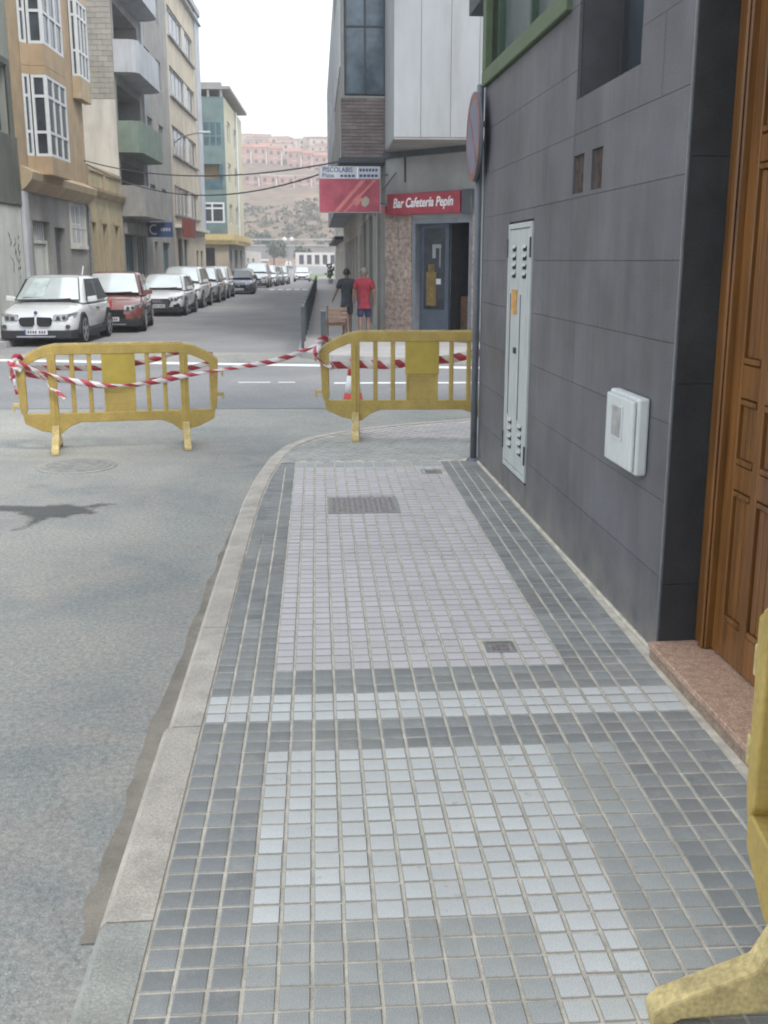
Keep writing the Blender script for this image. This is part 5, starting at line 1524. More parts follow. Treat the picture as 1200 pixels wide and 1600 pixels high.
def person(label, loc, rotz, scale, shirt, shorts, hair, pose, sock=None):
    t = thing('person', label, 'person', loc, rotz); t.scale = (scale,) * 3
    pel = (0, 0, .95)
    body = []
    body.append([(pel, (.105, .078)), ((0, 0, 1.10), (.105, .075)), ((0, .005, 1.28), (.13, .085)), ((0, 0, 1.42), (.11, .07)), ((0, -.005, 1.50), (.05, .05)), ((0, -.015, 1.56), (.055, .06)), ((0, -.03, 1.64), (.078, .092)), ((0, -.025, 1.71), (.07, .082))])
    arms, legs = [], []
    for s in (-1, 1):
        A_ = pose['arm'][0 if s < 0 else 1]
        sh = (s * .17, 0, 1.42); el = (s * A_[0][0], A_[0][1], A_[0][2]); wr = (s * A_[1][0], A_[1][1], A_[1][2])
        hd = tuple(w_ + (w_ - e_) * .30 for w_, e_ in zip(wr, el))
        arm = [((0, 0, 1.42), (.11, .07)), (sh, .05), (tuple((a + c) / 2 for a, c in zip(sh, el)), .048), (el, .038), (tuple((a * .6 + c * .4) for a, c in zip(el, wr)), .038), (wr, .026), (hd, (.034, .018))]
        body.append(arm); arms.append((sh, el))
        d = (Vector(wr) - Vector(el)).normalized()
        for k, (ln, oy) in enumerate(((.07, -.03), (.085, -.011), (.08, .009), (.062, .028))):
            p1 = (hd[0], hd[1] + oy, hd[2] - .012); p2 = tuple(Vector(p1) + d * ln * .55); p3 = tuple(Vector(p1) + d * ln + Vector((-s * .012, -.004, 0)))
            body.append([(hd, (.034, .018)), (p1, .010), (p2, .009), (p3, .007)])
        tp = (hd[0], hd[1] - .045, hd[2] + .01)
        body.append([(hd, (.034, .018)), (tp, .010), (tuple(Vector(tp) + d * .04), .008)])
        K = pose['leg'][0 if s < 0 else 1]
        hip = (s * .09, 0, .90); kn = (s * .095 + K[0][0], K[0][1], K[0][2]); an = (s * .095 + K[1][0], K[1][1], K[1][2])
        body.append([(pel, (.105, .078)), (hip, .088), (tuple((a + c) / 2 for a, c in zip(hip, kn)), .072), (kn, .052), (tuple(a * .65 + c * .35 for a, c in zip(kn, an)), .054), (an, .034), ((an[0], an[1] - .10, .03), .03)])
        legs.append((hip, kn, an))
    v, e, r = chain(*body)
    skin_obj('body', v, e, r, M['skin'], t, 1)
    # shirt, shorts
    sv = [[((0, 0, .80), (.160, .125)), ((0, 0, .92), (.160, .122)), ((0, 0, 1.10), (.158, .115)), ((0, .005, 1.28), (.185, .128)), ((0, 0, 1.43), (.175, .115)), ((0, -.003, 1.52), (.075, .072))]]
    for (sh, el) in arms:
        sv.append([((0, 0, 1.43), (.175, .115)), (sh, .088), (tuple(a * .25 + c * .75 for a, c in zip(sh, el)), .074)])
    v, e, r = chain(*sv); skin_obj('shirt', v, e, r, shirt, t, 2, 1)
    hv = [[((0, 0, 1.06), (.140, .105)), ((0, 0, .90), (.15, .115))]]
    for hip, kn, an in legs:
        hv.append([((0, 0, .90), (.15, .115)), (tuple(a * .8 + c * .2 for a, c in zip(hip, kn)), .098), (tuple(a * .12 + c * .88 for a, c in zip(hip, kn)), .082)])
    v, e, r = chain(*hv); skin_obj('shorts', v, e, r, shorts, t, 2, 0)
    for hip, kn, an in legs:
        b = MB()
        b.tube([(an[0], an[1] + .06, .035), (an[0], an[1] - .02, .05), (an[0], an[1] - .14, .04), (an[0], an[1] - .20, .028)], [.032, .045, .042, .022], 10); b.build('shoe', M['trim'], t, smooth=True)
        if sock:
            b = MB(); b.tube([(an[0], an[1], .06), (an[0], an[1] + .002, .14)], [.044, .047], 10); b.build('sock', sock, t, smooth=True)
    # head details: hair cap, ears, nose, eyes, mouth (face looks to -y)
    bm = bmesh.new(); bmesh.ops.create_uvsphere(bm, u_segments=20, v_segments=14, radius=1.0)
    for f in [f for f in bm.faces if (f.calc_center_median().z < -.05 and f.calc_center_median().y < .35) or (f.calc_center_median().y < -.55 and f.calc_center_median().z < .45) or f.calc_center_median().z < -.6]: bm.faces.remove(f) if f.is_valid else None
    for v_ in bm.verts: v_.co = Vector((v_.co.x * .090, v_.co.y * .106 - .022, v_.co.z * .108 + 1.668))
    me = bpy.data.meshes.new('hair'); bm.to_mesh(me); bm.free(); me.materials.append(hair); me.polygons.foreach_set('use_smooth', [True] * len(me.polygons))
    o = bpy.data.objects.new('hair', me); COL.objects.link(o); o.parent = t
    so = o.modifiers.new('thickness', 'SOLIDIFY'); so.thickness = .012
    for s in (-1, 1):
        b = MB(); b.tube([(s * .082, -.02, 1.615), (s * .098, -.012, 1.635), (s * .094, -.012, 1.665)], [.008, .014, .010], 8); b.build('ear', M['skin'], t, smooth=True)
        b = MB(); b.tube([(s * .032, -.108, 1.645), (s * .032, -.118, 1.645)], [.012, .006], 8); b.build('eye', M['dkgrey'], t, smooth=True)
    b = MB(); b.tube([(0, -.11, 1.65), (0, -.135, 1.615), (0, -.118, 1.605)], [.008, .013, .010], 8); b.build('nose', M['skin'], t, smooth=True)
    b = MB(); b.box(-.022, .022, -.122, -.11, 1.578, 1.586); b.build('mouth', M['signred'], t)
    return t
person('person walking away in a red T-shirt and navy shorts with short grey hair', (1.07, 24.15, -.075), math.radians(178), .92, M['shirt_red'], M['shorts_navy'], M['hair_grey'],
       {'arm': (((.25, .03, 1.16), (.23, -.07, .93)), ((.25, .0, 1.16), (.24, -.08, .94))), 'leg': (((0, -.05, .50), (0, .02, .09)), ((0, .03, .50), (0, .10, .10)))}, M['shirt_red'])
person('person walking away in a black T-shirt and dark shorts with black hair', (.72, 25.6, -.075), math.radians(184), .90, M['shirt_black'], M['shorts_grey'], M['hair_black'],
       {'arm': (((.27, .02, 1.17), (.30, -.08, .95)), ((.27, -.03, 1.17), (.34, -.16, .98))), 'leg': (((0, -.10, .51), (0, -.02, .09)), ((0, .06, .50), (.01, .16, .12)))})

# ------------------------------------------------------------------ cars
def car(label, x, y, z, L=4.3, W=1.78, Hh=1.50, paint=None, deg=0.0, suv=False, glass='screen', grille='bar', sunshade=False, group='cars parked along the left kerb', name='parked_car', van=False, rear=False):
    """(x, y) is the middle of the front bumper on the ground, the car faces -y"""
    t = thing(name, label, 'car', (x, y, z), math.radians(deg), group)
    if rear: t.rotation_euler = (0, 0, math.radians(deg) + PI)
    hw = W / 2
    gc = .20 if suv else .16
    belt = Hh * (.62 if suv else .63)
    hood = belt * .97 if suv else belt * .95
    nose = hood * .80
    cowl, roof0, roof1, tail = L * .27, L * .42, L * .80, L * .97
    if van: cowl, roof0 = L * .20, L * .33
    # body stations: y, z top, half width, z bottom
    stn = [(0.0, nose * .70, hw * .72, gc + .10), (.03, nose * .88, hw * .82, gc + .02), (.16, nose, hw * .93, gc), (.42, hood * .92, hw * .985, gc), (cowl * .8, hood * .985, hw, gc), (cowl, belt, hw, gc), (L * .5, belt + .01, hw, gc), (L * .75, belt + .03, hw, gc), (L * .9, belt + .02, hw * .97, gc), (tail, belt - .02, hw * .90, gc + .06), (L, belt - .18, hw * .80, gc + .16)]
    rings = []
    for (yy, zt, w_, zb_) in stn:
        h = zt - zb_
        half = [(w_ * .70, zb_), (w_ * .93, zb_ + h * .10), (w_ * 1.0, zb_ + h * .45), (w_ * .985, zb_ + h * .72), (w_ * .93, zb_ + h * .90), (w_ * .80, zb_ + h * .985), (w_ * .40, zt + .012), ]
        rings.append([(-a, yy, c) for a, c in half] + [(a, yy, c) for a, c in reversed(half)])
    b = MB(); n = len(rings[0])
    vs = [p for r_ in rings for p in r_]; fs = []
    for i in range(len(rings) - 1):
        for k in range(n):
            k2 = (k + 1) % n
            fs.append((i * n + k, i * n + k2, (i + 1) * n + k2, (i + 1) * n + k))
    fs += [tuple(range(n)), tuple((len(rings) - 1) * n + k for k in range(n - 1, -1, -1))]
    b.add(vs, fs)
    body = b.build('body', paint, t, smooth=True)
    md = body.modifiers.new('sub', 'SUBSURF'); md.levels = 1; md.render_levels = 1
    # cabin
    rw = hw * .76
    zr = Hh
    cab = [(cowl, belt - .03, hw * .90), (roof0 - .02, zr - .05, rw), (roof0 + .25, zr - .005, rw * .98), ((roof0 + roof1) / 2, zr, rw), (roof1, zr - .03, rw * .98), (tail if suv or van else L * .93, belt + .0, hw * .86)]
    b = MB()
    base = [(cowl - .02, hw * .90), (roof0, hw * .935), (roof0 + .25, hw * .945), ((roof0 + roof1) / 2, hw * .95), (roof1, hw * .94), (cab[-1][0], hw * .87)]
    top = [(cowl + .02, hw * .86, belt), (roof0, rw, zr - .05), (roof0 + .25, rw, zr - .01), ((roof0 + roof1) / 2, rw, zr), (roof1, rw * .98, zr - .03), (cab[-1][0] - .02, hw * .82, belt + .02)]
    # roof and pillars as one shell: quads between base line and roof line
    vs, fs = [], []
    for (yb, wb_), (yt, wt, zt) in zip(base, top):
        vs += [(-wb_, yb, belt - .04), (-wt, yt, zt - .035), (-wt * .88, yt, zt), (0, yt, zt + .022), (wt * .88, yt, zt), (wt, yt, zt - .035), (wb_, yb, belt - .04)]
    for i in range(len(base) - 1):
        for k in range(6): fs.append((i * 7 + k, i * 7 + k + 1, (i + 1) * 7 + k + 1, (i + 1) * 7 + k))
    b.add(vs, fs)
    cb = b.build('cabin', paint, t, smooth=True)
    md = cb.modifiers.new('sub', 'SUBSURF'); md.levels = 2; md.render_levels = 2
    # windscreen
    def lerp(p, q, s): return tuple(a + (c - a) * s for a, c in zip(p, q))
    b = MB()
    bl, br_ = (-hw * .80, cowl - .02, belt + .03), (hw * .80, cowl - .02, belt + .03)
    tl, tr = (-rw * .84, roof0 - .03, zr - .075), (rw * .84, roof0 - .03, zr - .075)
    nrm_ = Vector((0, -(zr - belt), roof0 - cowl)).normalized() * .022
    sh = lambda p: tuple(Vector(p) + nrm_)
    def glasspt(u, v, out=0.0):          # u across 0..1, v up 0..1
        p = Vector(lerp(lerp(bl, br_, u), lerp(tl, tr, u), v))
        c_ = 1 - (2 * u - 1) ** 2
        return tuple(p + nrm_ * (1 + out) + Vector((0, -.075 * c_ * (1 - .25 * v), .012 * c_)))
    nu, nv = 10, 6
    def sheet_(u0, u1, v0, v1, out):
        vs = [glasspt(u0 + (u1 - u0) * a / nu, v0 + (v1 - v0) * c / nv, out) for c in range(nv + 1) for a in range(nu + 1)]
        return vs, [(c * (nu + 1) + a, c * (nu + 1) + a + 1, (c + 1) * (nu + 1) + a + 1, (c + 1) * (nu + 1) + a) for c in range(nv) for a in range(nu)]
    bd = MB(); bd.add(*sheet_(-.02, 1.02, -.03, 1.03, -.2)); bd.build('windscreen_seal', M['trim'], t, smooth=True)
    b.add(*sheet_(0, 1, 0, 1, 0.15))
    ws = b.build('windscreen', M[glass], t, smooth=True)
    b = MB(); b.tube([sh((-hw * .55, cowl - .07, belt + .02)), sh((-.05, cowl - .10, belt + .03))], .014, 6); b.tube([sh((.05, cowl - .10, belt + .03)), sh((hw * .6, cowl - .05, belt + .05))], .014, 6); b.build('wiper', M['trim'], ws)
    # side windows
    for s in (-1, 1):
        ya, yb_, yc, yd = cowl + .28, (roof0 + roof1) / 2 - .10, (roof0 + roof1) / 2, roof1 - .02
        for (p0, p1, q0, q1) in ((ya, yb_, roof0 + .12, yb_), (yc, yd + .12, yc, yd - .05)):
            b = MB()
            zl, zh = belt + .02, zr - .09
            wl_, wh = hw * .955, rw + .018
            b.hexa([(s * (wl_ - .03), p0, zl), (s * wl_, p0, zl), (s * wl_, p1, zl), (s * (wl_ - .03), p1, zl), (s * (wh - .03), q0, zh), (s * wh, q0, zh), (s * wh, q1, zh), (s * (wh - .03), q1, zh)])
            b.build('side_window', M['carglass'], t)
        # mirrors
        b = MB(); b.hexa([(s * hw * .93, cowl + .30, belt - .02), (s * (hw + .17), cowl + .28, belt + .0), (s * (hw + .17), cowl + .38, belt + .0), (s * hw * .93, cowl + .38, belt - .02), (s * hw * .93, cowl + .30, belt + .10), (s * (hw + .15), cowl + .28, belt + .13), (s * (hw + .15), cowl + .38, belt + .13), (s * hw * .93, cowl + .38, belt + .10)])
        b.build('wing_mirror', paint, t, bevel=.02, seg=2)
        b = MB(); b.box(s * (hw - .004) - .008, s * (hw - .004) + .008, L * .5, L * .56, belt * .80, belt * .83); b.build('door_handle', M['trim'], t)
    # wheels
    wr = .345 if suv else .315
    for s in (-1, 1):
        for yy in (L * .185, L * .80):
            wx = s * (hw - .10)
            wt = bpy.data.objects.new('wheel', None)
            b = MB(); b.tube([(wx - s * .10, yy, wr), (wx + s * .085, yy, wr), (wx + s * .115, yy, wr)], [wr, wr, wr - .05], 24); wo = b.build('wheel', M['tyre'], t, smooth=False)
            b = MB(); rr_ = wr * .68
            for k in range(5):
                a = 2 * PI * k / 5 + .3
                ca_, sa_ = math.cos(a), math.sin(a); px, pz = -sa_ * .035, ca_ * .035
                b.hexa([(wx + s * .114, yy + px, wr + pz), (wx + s * .114, yy - px, wr - pz), (wx + s * .114, yy - px + ca_ * rr_, wr - pz + sa_ * rr_), (wx + s * .114, yy + px + ca_ * rr_, wr + pz + sa_ * rr_),
                        (wx + s * .124, yy + px, wr + pz), (wx + s * .124, yy - px, wr - pz), (wx + s * .122, yy - px + ca_ * rr_, wr - pz + sa_ * rr_), (wx + s * .122, yy + px + ca_ * rr_, wr + pz + sa_ * rr_)])
            b.tube([(wx + s * .11, yy, wr), (wx + s * .128, yy, wr)], [.06, .05], 12)
            for k in range(20):
                a, c = 2 * PI * k / 20, 2 * PI * (k + 1) / 20
                q = lambda r_, a_, dx_: (wx + s * dx_, yy + r_ * math.cos(a_), wr + r_ * math.sin(a_))
                b.hexa([q(rr_, a, .112), q(rr_ + .03, a, .112), q(rr_ + .03, c, .112), q(rr_, c, .112), q(rr_, a, .122), q(rr_ + .03, a, .120), q(rr_ + .03, c, .120), q(rr_, c, .122)])
            b.build('rim', M['rim'], wo)
            # arch: dark lip round the wheel
            b = MB(); n_ = 16
            for k in range(n_):
                a, c = PI * k / n_ - .15, PI * (k + 1) / n_ - .15 + (.3 if k == n_ - 1 else 0)
                q = lambda r_, a_, dx_: (s * (hw + dx_), yy + r_ * math.cos(a_), wr + r_ * math.sin(a_))
                b.hexa([q(wr, a, -.06), q(wr + .06, a, -.06), q(wr + .06, c, -.06), q(wr, c, -.06), q(wr, a, .012), q(wr + .055, a, .004), q(wr + .055, c, .004), q(wr, c, .012)])
            b.build('wheel_arch', M['trim'] if suv else M['dkgrey'], t)
    # sill and lower bumper cladding
    b = MB()
    b.box(-hw * .985, hw * .985, L * .27, L * .72, gc - .02, gc + (.13 if suv else .07)); b.build('sill', M['trim'], t, bevel=.02)
    b = MB(); b.hexa([(-hw * .86, -.035, gc - .02), (hw * .86, -.035, gc - .02), (hw * .95, .35, gc - .02), (-hw * .95, .35, gc - .02), (-hw * .87, -.045, gc + .17), (hw * .87, -.045, gc + .17), (hw * .965, .35, gc + .17), (-hw * .965, .35, gc + .17)])
    lb = b.build('front_bumper', M['trim'], t, bevel=.02)
    if suv:
        b = MB(); b.box(-hw * .48, hw * .48, -.056, -.04, gc + .02, gc + .05); b.build('skid_strip', M['rim'], lb)
    # headlights
    zl = nose * .86
    for s in (-1, 1):
        b = MB()
        b.hexa([(s * hw * .44, -.03, zl - .055), (s * hw * .74, .0, zl - .075), (s * hw * .93, .22, zl - .01), (s * hw * .46, .12, zl - .05),
                (s * hw * .42, .02, zl + .050), (s * hw * .78, .06, zl + .085), (s * hw * .985, .42, zl + .13), (s * hw * .46, .20, zl + .09)])
        hl = b.build('headlight', M['lamp'], t, bevel=.012)
        b = MB(); b.tube([(s * hw * .56, -.034, zl - .005), (s * hw * .56, .0, zl - .005)], .045, 14); b.build('lens', M['dkgrey'], hl)
        b = MB(); b.tube([(s * hw * .70, -.012, zl + .002), (s * hw * .70, .03, zl + .002)], .042, 14); b.build('lens', M['dkgrey'], hl)
        b = MB(); b.tube([(s * hw * .78, -.01, gc + .25), (s * hw * .78, .06, gc + .25)], .05, 12); b.build('fog_lamp', M['dkgrey'], t)
    # grille, plate, badge
    zg = nose * .74
    if grille == 'kidney':
        for s in (-1, 1):
            b = MB()
            pts = [(s * .03, zg + .11), (s * .33, zg + .10), (s * .37, zg + .05), (s * .34, zg - .07), (s * .28, zg - .10), (s * .08, zg - .10), (s * .03, zg - .05)]
            if s < 0: pts = pts[::-1]
            b.fprism(pts, lambda a, c, d: (a, d + (.02 if c > zg + .06 else 0), c), -.035, .06); g = b.build('grille', M['black'], t)
            b = MB()
            for k in range(8): b.box(min(s * (.06 + k * .035), s * (.07 + k * .035)), max(s * (.06 + k * .035), s * (.07 + k * .035)), -.042, -.03, zg - .085, zg + .085)
            b.build('grille_bar', M['dkgrey'], g)
        zp = zg - .22
        b = MB(); b.tube([(0, .05, zg + .20), (0, .035, zg + .205)], .04, 16); b.build('badge', M['bluelett'], t)
    elif grille == 'frame':
        b = MB(); b.fprism([(-.40, zg + .10), (.40, zg + .10), (.46, zg - .02), (.36, zg - .26), (-.36, zg - .26), (-.46, zg - .02)], lambda a, c, d: (a, d, c), -.045, .06); g = b.build('grille', M['black'], t)
        b = MB()
        for k in range(5): b.box(-.40, .40, -.050, -.044, zg - .22 + k * .06, zg - .205 + k * .06)
        b.build('grille_bar', M['steel'], g)
        b = MB()
        for k in range(4):
            for q in range(12):
                a, c = 2 * PI * q / 12, 2 * PI * (q + 1) / 12; cx = -.12 + k * .08
                b.tube([(cx + .05 * math.cos(a), -.055, zg + .05 + .05 * math.sin(a)), (cx + .05 * math.cos(c), -.055, zg + .05 + .05 * math.sin(c))], .007, 5)
        b.build('badge', M['rim'], g)
        zp = zg - .14
        for s in (-1, 1):
            b = MB(); b.box(min(s * hw * .62, s * hw * .86), max(s * hw * .62, s * hw * .86), -.03, .08, gc + .12, gc + .25); b.build('air_intake', M['black'], t)
    else:
        b = MB(); b.box(-.38, .38, -.03, .06, zg - .06, zg + .05); b.build('grille', M['black'], t, bevel=.01)
        b = MB(); b.box(-.42, .42, -.036, .05, gc + .18, gc + .30); b.build('air_intake', M['black'], t)
        b = MB(); b.tube([(0, -.045, zg), (0, -.03, zg)], .05, 14); b.build('badge', M['rim'], t)
        zp = zg - .20
    b = MB(); b.box(-.26, .26, -.062, -.045, zp - .055, zp + .055)
    pl = b.build('number_plate', M['plate'], t)
    b = MB(); b.box(-.26, -.215, -.0645, -.0625, zp - .053, zp + .053, 1)
    for k in range(7): b.box(-.18 + k * .055 + (.03 if k > 3 else 0), -.145 + k * .055 + (.03 if k > 3 else 0), -.0640, -.0622, zp - .032, zp + .032)
    b.build('plate_characters', [M['dkgrey'], M['bluesign']], pl)
    if sunshade:
        b = MB()
        q = lambda s_, r_: tuple(Vector(lerp(lerp(bl, tl, r_), lerp(br_, tr, r_), s_)) + nrm_ * 2.0 + Vector((0, -.055, .008)))
        b.quad(q(.10, .08), q(.44, .08), q(.46, .93), q(.16, .93)); b.build('sunshade', mat('silver_foil', (.50, .57, .55), .3, .18, 5, metal=.3), ws)
        b = MB(); b.tube([(hw * .35, roof1 - .1, Hh), (hw * .35, roof1 + .06, Hh + .20)], .012, 6); b.build('aerial', M['white'], t)
    # tail lights
    for s in (-1, 1):
        b = MB(); b.box(min(s * hw * .66, s * hw * .9), max(s * hw * .66, s * hw * .9), L - .16, L - .02, belt - .30, belt - .10); b.build('tail_light', M['cone_red'], t)
    return t
def cp(name, c, metal=0.0): return mat(name, c, .25, .03, 2, coat=.8, metal=metal, spec=.5)
white = cp('car_white', (.62, .63, .63)); white2 = cp('car_white_clean', (.66, .67, .68)); redp = cp('car_red', (.20, .055, .04)); grey = cp('car_grey', (.36, .36, .35), .2)
navy = cp('car_navy', (.045, .055, .10)); silver = cp('car_silver', (.50, .52, .53), .3); dark = cp('car_charcoal', (.07, .075, .085))
zr_ = -.2
car('white compact SUV with twin rounded grilles, first in the parked row, nearest the barrier', -6.30, 24.25, zr_, 4.25, 1.80, 1.56, white, -1.3, True, 'screen', 'kidney', True)
car('brick-red SUV parked at an angle behind the white SUV', -5.55, 28.85, zr_, 4.1, 1.78, 1.60, redp, 4.4, True, 'screen', 'bar')
car('white hatchback with a big single-frame grille behind the red SUV', -5.52, 37.4, zr_, 4.2, 1.78, 1.43, white2, -1.3, False, 'screen', 'frame')
car('tall white car with open-looking dark side windows, fourth in the parked row', -5.55, 43.4, zr_, 4.3, 1.80, 1.66, white, -1.3, True, 'screen', 'bar', van=True)
car('beige-grey family car parked right behind the tall white car', -5.40, 49.3, zr_, 4.1, 1.76, 1.60, grey, -1.3, True, 'screen', 'bar')
car('white car mostly hidden between the beige-grey car and the dark blue car', -5.38, 54.6, zr_, 4.2, 1.76, 1.60, white2, -1.3, True, 'screen', 'bar')
car('low dark blue car sticking out of the parked row', -4.45, 61.8, zr_, 4.3, 1.76, 1.38, navy, 2.0, False, 'carglass', 'bar')
car('charcoal car parked between the dark blue car and the silver van', -4.9, 67.5, zr_, 4.2, 1.76, 1.42, dark, -1.3, False, 'carglass', 'bar')
car('pale silver van parked beyond the dark blue car', -4.35, 77.0, zroad(78), 4.4, 1.85, 1.75, silver, -1.3, True, 'screen', 'bar', van=True)
car('white car next behind the pale silver van', -4.0, 84.5, zroad(86), 4.2, 1.76, 1.62, white2, -1.3, True, 'screen', 'bar')
car('silver car with a dark roof line, last but one of the parked row', -3.75, 91.0, zroad(93), 4.2, 1.76, 1.6, silver, -1.3, True, 'carglass', 'bar')
car('white car at the far end of the parked row', -3.45, 98.0, zroad(100), 4.2, 1.76, 1.6, white2, -1.3, False, 'screen', 'bar')
car('white car driving alone in the middle of the street far off', -1.62, 120.0, zroad(122), 4.2, 1.85, 1.6, white2, 0, True, 'screen', 'bar', group='cars on the road', name='moving_car')
car('tiny white car at the far bend of the street below the road wall', -6.0, 232.0, zroad(233), 4.2, 1.8, 1.5, white2, 0, False, 'screen', 'bar', group='cars on the road', name='moving_car')

# ------------------------------------------------------------------ overhead cables
for k, (pa, pb, sag, lab) in enumerate((((-8.05, 39.0, 5.10), (.6, 26.5, 4.02), .42, 'upper of two thin dark cables hung across the street'), ((-8.05, 39.4, 5.02), (.62, 26.2, 3.88), .85, 'lower, slacker of two dark cables hung across the street'))):
    a, c = Vector(pa), Vector(pb)
    pts = [a.lerp(c, i / 24) - Vector((0, 0, sag * 4 * (i / 24) * (1 - i / 24))) for i in range(25)]
    b = MB(); b.tube(pts, .02, 6)
    tag(b.build('overhead_cable', M['cornice']), lab, 'cable', 'cables across the street')

# ------------------------------------------------------------------ end of the street and the hillside
mb = MB(); hx = [-320 + 16 * i for i in range(41)]
def hill_z(x, y):
    prof = [(150, -2.0), (215, -1.0), (280, 0.2), (310, 6), (345, 14), (372, 19.5), (396, 26), (410, 30), (424, 34.5), (470, 46), (520, 54), (560, 56), (700, 48)]
    z_ = prof[-1][1]
    for (a, za), (b_, zb_) in zip(prof, prof[1:]):
        if a <= y <= b_: z_ = za + (zb_ - za) * (y - a) / (b_ - a); break
    w_ = max(0.0, min(1.0, (y - 290) / 80))
    return z_ + w_ * (2.2 * math.sin(x * .031 + y * .02) + 1.4 * math.sin(x * .09 - y * .05) + 1.2 * math.sin(x * .017 + 1)) - .012 * max(0, x + 20) * w_
hy = [150, 180, 215, 250, 280, 290, 300, 310, 325, 340, 355, 370, 385, 400, 415, 430, 450, 470, 490, 505, 520, 540, 560, 620, 700]
vs = [(x, y, hill_z(x, y) - (.6 if y < 290 else 0)) for y in hy for x in hx]
n = len(hx)
mb.add(vs, [(j * n + i, j * n + i + 1, (j + 1) * n + i + 1, (j + 1) * n + i) for j in range(len(hy) - 1) for i in range(n - 1)])
structure(mb.build('hillside', M['earth'], smooth=True))

hr = random.Random(21)
def clump(mb, c, r, k, rng, flat=.7):
    for _ in range(k):
        d = Vector((rng.gauss(0, 1), rng.gauss(0, 1), rng.gauss(0, 1))).normalized() * r * rng.random() ** .4
        p = Vector(c) + Vector((d.x, d.y, d.z * flat))
        s = r * rng.uniform(.22, .42)
        a = Vector((rng.gauss(0, 1), rng.gauss(0, 1), rng.gauss(0, 1))).normalized() * s
        b_ = a.cross(Vector((rng.gauss(0, 1), rng.gauss(0, 1), rng.gauss(0, 1)))).normalized() * s
        mb.add([p + a, p + b_, p - a, p - b_], [(0, 1, 2, 3)])
mb = MB()
for _ in range(2600):
    x, y = hr.uniform(-120, 90), hr.uniform(296, 392)
    if math.sin(x * .06 + y * .045) + .6 * math.sin(x * .13 - y * .02 + 2) < -.25: continue
    r = hr.uniform(.5, 1.8)
    clump(mb, (x, y, hill_z(x, y) + r * .2), r, 12, hr, .5)
o = mb.build('scrub', M['shrub']); tag(o, 'dry green scrub scattered over the hillside below the houses', None, None, 'stuff')
def tree(x, y, z, h, r, label):
    t = thing('tree', label, 'tree', (x, y, z), 0, 'trees at the foot of the hill')
    b = MB(); b.tube([(0, 0, -.3), (.1, 0, h * .35), (.05, .05, h * .7)], [h * .04, h * .03, h * .015], 8)
    for k in range(4):
        a = k * 1.6; b.tube([(.08, 0, h * .4), (math.cos(a) * r * .5, math.sin(a) * r * .5, h * .68)], [h * .018, h * .008], 6)
    b.build('trunk', M['bark'], t)
    b = MB()
    for k in range(14):
        a = hr.uniform(0, 2 * PI); q = r * hr.random() ** .5 * .8
        clump(b, (math.cos(a) * q, math.sin(a) * q, h * hr.uniform(.5, .9)), r * .42, 26, hr, .8)
    b.build('crown', M['leaf'], t)
for x, y, h, r, lab in ((-10.5, 268, 6.5, 3.2, 'dark green tree left of the globe lamps at the end of the street'), (-3.5, 272, 5, 2.6, 'small green tree behind the globe lamps'), (-21, 275, 7, 3.6, 'broad green tree above the white-roofed shed'), (-15, 300, 5, 3, 'rounded green tree standing above the road wall')):
    tree(x, y, hill_z(x, y), h, r, lab)

# terraced houses on the hill
def house(w, d, h, wallm, roofm, gable):
    t = thing('hillside_house', '', 'house')
    b = MB(); b.box(-w / 2, w / 2, 0, d, -5, h); b.build('wall', wallm, t)
    b = MB()
    if gable: b.fprism([(-.3, h + .002), (d / 2, h + 1.7), (d + .3, h + .002)], lambda y, z_, x: (x, y, z_), -w / 2 - .2, w / 2 + .2)
    else: b.box(-w / 2 - .15, w / 2 + .15, -.15, d + .15, h + .002, h + .35)
    b.build('roof', roofm, t)
    for sx in (-.25, .25):
        for zz in (.9, h - 2.1):
            b = MB(); b.box(sx * w - .55, sx * w + .55, -.06, .02, zz, zz + 1.3); b.build('window', M['glass'], t)
    b = MB(); b.box(-.14 * w, .14 * w, -.10, .02, h * .48, h * .52); b.build('balcony', M['hill_white'], t)
    b = MB(); b.box(w / 2 - .5, w / 2 - .05, -1.2, 3, -5, h * .75); b.build('dividing_wall', M['hill_white'], t)
    return t
p1 = house(5.6, 9, 6.6, M['hill_orange'], M['hill_roof'], True)
p2 = house(6.0, 9, 5.6, M['hill_orange'], M['hill_cream'], False)
p3 = house(8.0, 9, 5.5, M['hill_cream'], M['hill_roof'], False)
LB1 = ('terracotta terraced house with a gabled roof in the upper row on the hillside', 'terracotta gabled terraced houses on the hill')
LB2 = ('flat-roofed terracotta terraced house in the lower row on the hillside', 'flat-roofed terracotta terraced houses on the hill')
LB3 = ('pale flat-roofed house scattered near the top of the hill', 'pale houses near the hilltop')
first = {}
def put(proto, lab, x, y, z, rz=0.0, s=1.0):
    if id(proto) not in first: first[id(proto)] = 1; t = proto
    else: t = copy_tree(proto)
    t.location = (x, y, z); t.rotation_euler = (0, 0, rz); t.scale = (s, s, s)
    tag(t, lab[0], 'house', lab[1])
for k in range(13):
    x = -50 + k * 5.8 + (1.6 if k % 4 == 3 else 0)
    put(p1, LB1, x, 424, hill_z(x, 424) - 1.5, .02, 1.0)
for k in range(12):
    x = -48 + k * 6.3
    put(p2, LB2, x, 396, hill_z(x, 396) - 2.0, -.01, 1.0)
for k in range(64):
    x, y = hr.uniform(-60, 36), hr.uniform(440, 530)
    put(p3, LB3, x, y, hill_z(x, y) - 1.2, hr.uniform(-.3, .3), hr.uniform(.7, 1.1))

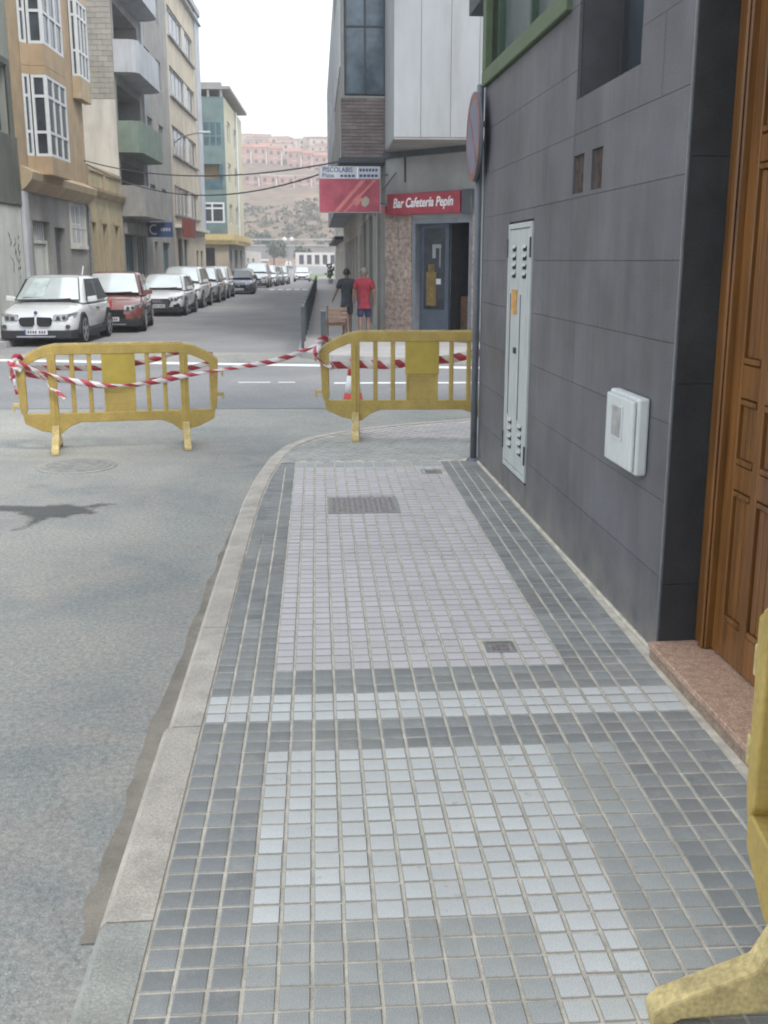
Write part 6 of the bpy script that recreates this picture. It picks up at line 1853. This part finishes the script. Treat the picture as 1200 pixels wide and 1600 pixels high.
# road wall with rails, colonnade, shed, globe lamp, verge
rw_ = thing('road_retaining_wall', 'grey retaining wall with pale guard rails carrying a road across the end of the street', 'wall', (0, 290, 0))
b = MB(); b.box(-60, 50, 0, 2, -3, 5.4); b.build('wall', M['greywall'], rw_)
for zz in (5.45, 7.0):
    b = MB(); b.box(-60, 50, -.25, -.05, zz, zz + .35); b.build('guard_rail', M['bluegrey'], rw_)
b = MB()
for k in range(37): b.box(-60 + k * 3, -59.8 + k * 3, -.05, .1, 5.4, 7.3)
b.build('rail_posts', M['steel'], rw_)['kind'] = 'stuff'
cw = thing('colonnade_wall', 'low white wall pierced by dark openings beside the road far off', 'wall', (-1.5, 262, 0))
b = MB(); facade(b, lambda u, z, d: (u, -d, z), -3.5, 12, -1, 3.6, [(-2.6 + k * 1.9, -1.5 + k * 1.9, .8, 3.0) for k in range(7)], .4); b.quad((-3.5, .6, 3.6), (12, .6, 3.6), (12, 0, 3.6), (-3.5, 0, 3.6)); b.build('wall', M['hill_white'], cw)
b = MB(); b.box(-3.5, 12, .5, .6, -1, 3.55); b.build('back_wall', M['dkgrey'], cw)
sh_ = thing('white_roofed_shed', 'low grey shed with a white flat roof beside the far end of the street', 'shed', (-11.2, 190, 0))
b = MB(); b.box(-2.4, 2.4, 0, 6, -1, 1.6); b.build('wall', M['hill_cream'], sh_)
b = MB(); b.box(-2.7, 2.7, -.3, 6.3, 1.602, 1.95); b.build('roof', M['hill_white'], sh_)
b = MB(); b.box(-1.6, .2, -.05, .02, -.4, 1.2); b.build('door', M['steel'], sh_)
gl = thing('globe_lamp', 'twin white globe street lamp at the far end of the street', 'street lamp', (-5.5, 215, zroad(215)))
b = MB(); b.tube([(0, 0, 0), (0, 0, 5.6)], [.12, .07], 8); b.tube([(-.7, 0, 5.5), (.7, 0, 5.5)], .05, 6); b.build('pole', M['steel'], gl)
for s in (-1, 1):
    bm = bmesh.new(); bmesh.ops.create_icosphere(bm, subdivisions=2, radius=.42)
    me = bpy.data.meshes.new('globe'); bm.to_mesh(me); bm.free(); me.materials.append(M['white']); me.polygons.foreach_set('use_smooth', [True] * len(me.polygons))
    o = bpy.data.objects.new('globe', me); COL.objects.link(o); o.parent = gl; o.location = (s * .7, 0, 5.9)
b = MB(); b.prism([(-.2, 118), (1.6, 118), (6, 160), (16, 215), (1, 215), (-1.5, 160)], -2, -.45)
structure(b.build('grass_verge', M['verge']))
pl = thing('potted_shrub', 'small dark green shrub on the right pavement far down the street', 'shrub', (1.1, 84, -.075))
b = MB(); b.tube([(0, 0, 0), (0, 0, .35)], [.16, .2], 10); b.build('pot', M['greywall'], pl)
b = MB()
for k in range(6): clump(b, (hr.uniform(-.15, .15), hr.uniform(-.15, .15), .6 + k * .16), .3, 18, hr)
b.build('foliage', M['leaf'], pl)

# ------------------------------------------------------------------ air
mb = MB(); mb.box(-340, 340, -38, 730, -8, 78)
hz = mb.build('haze', [])
hz['kind'] = 'stuff'
hm = bpy.data.materials.new('haze_air'); hm.use_nodes = True
hn = hm.node_tree.nodes; hn.clear()
ho = hn.new("ShaderNodeOutputMaterial"); hv = hn.new("ShaderNodeVolumePrincipled")
hv.inputs['Color'].default_value = (.96, .94, .95, 1); hv.inputs['Density'].default_value = 0.0016; hv.inputs['Anisotropy'].default_value = 0.2
hm.node_tree.links.new(hv.outputs['Volume'], ho.inputs['Volume'])
hz.data.materials.append(hm)
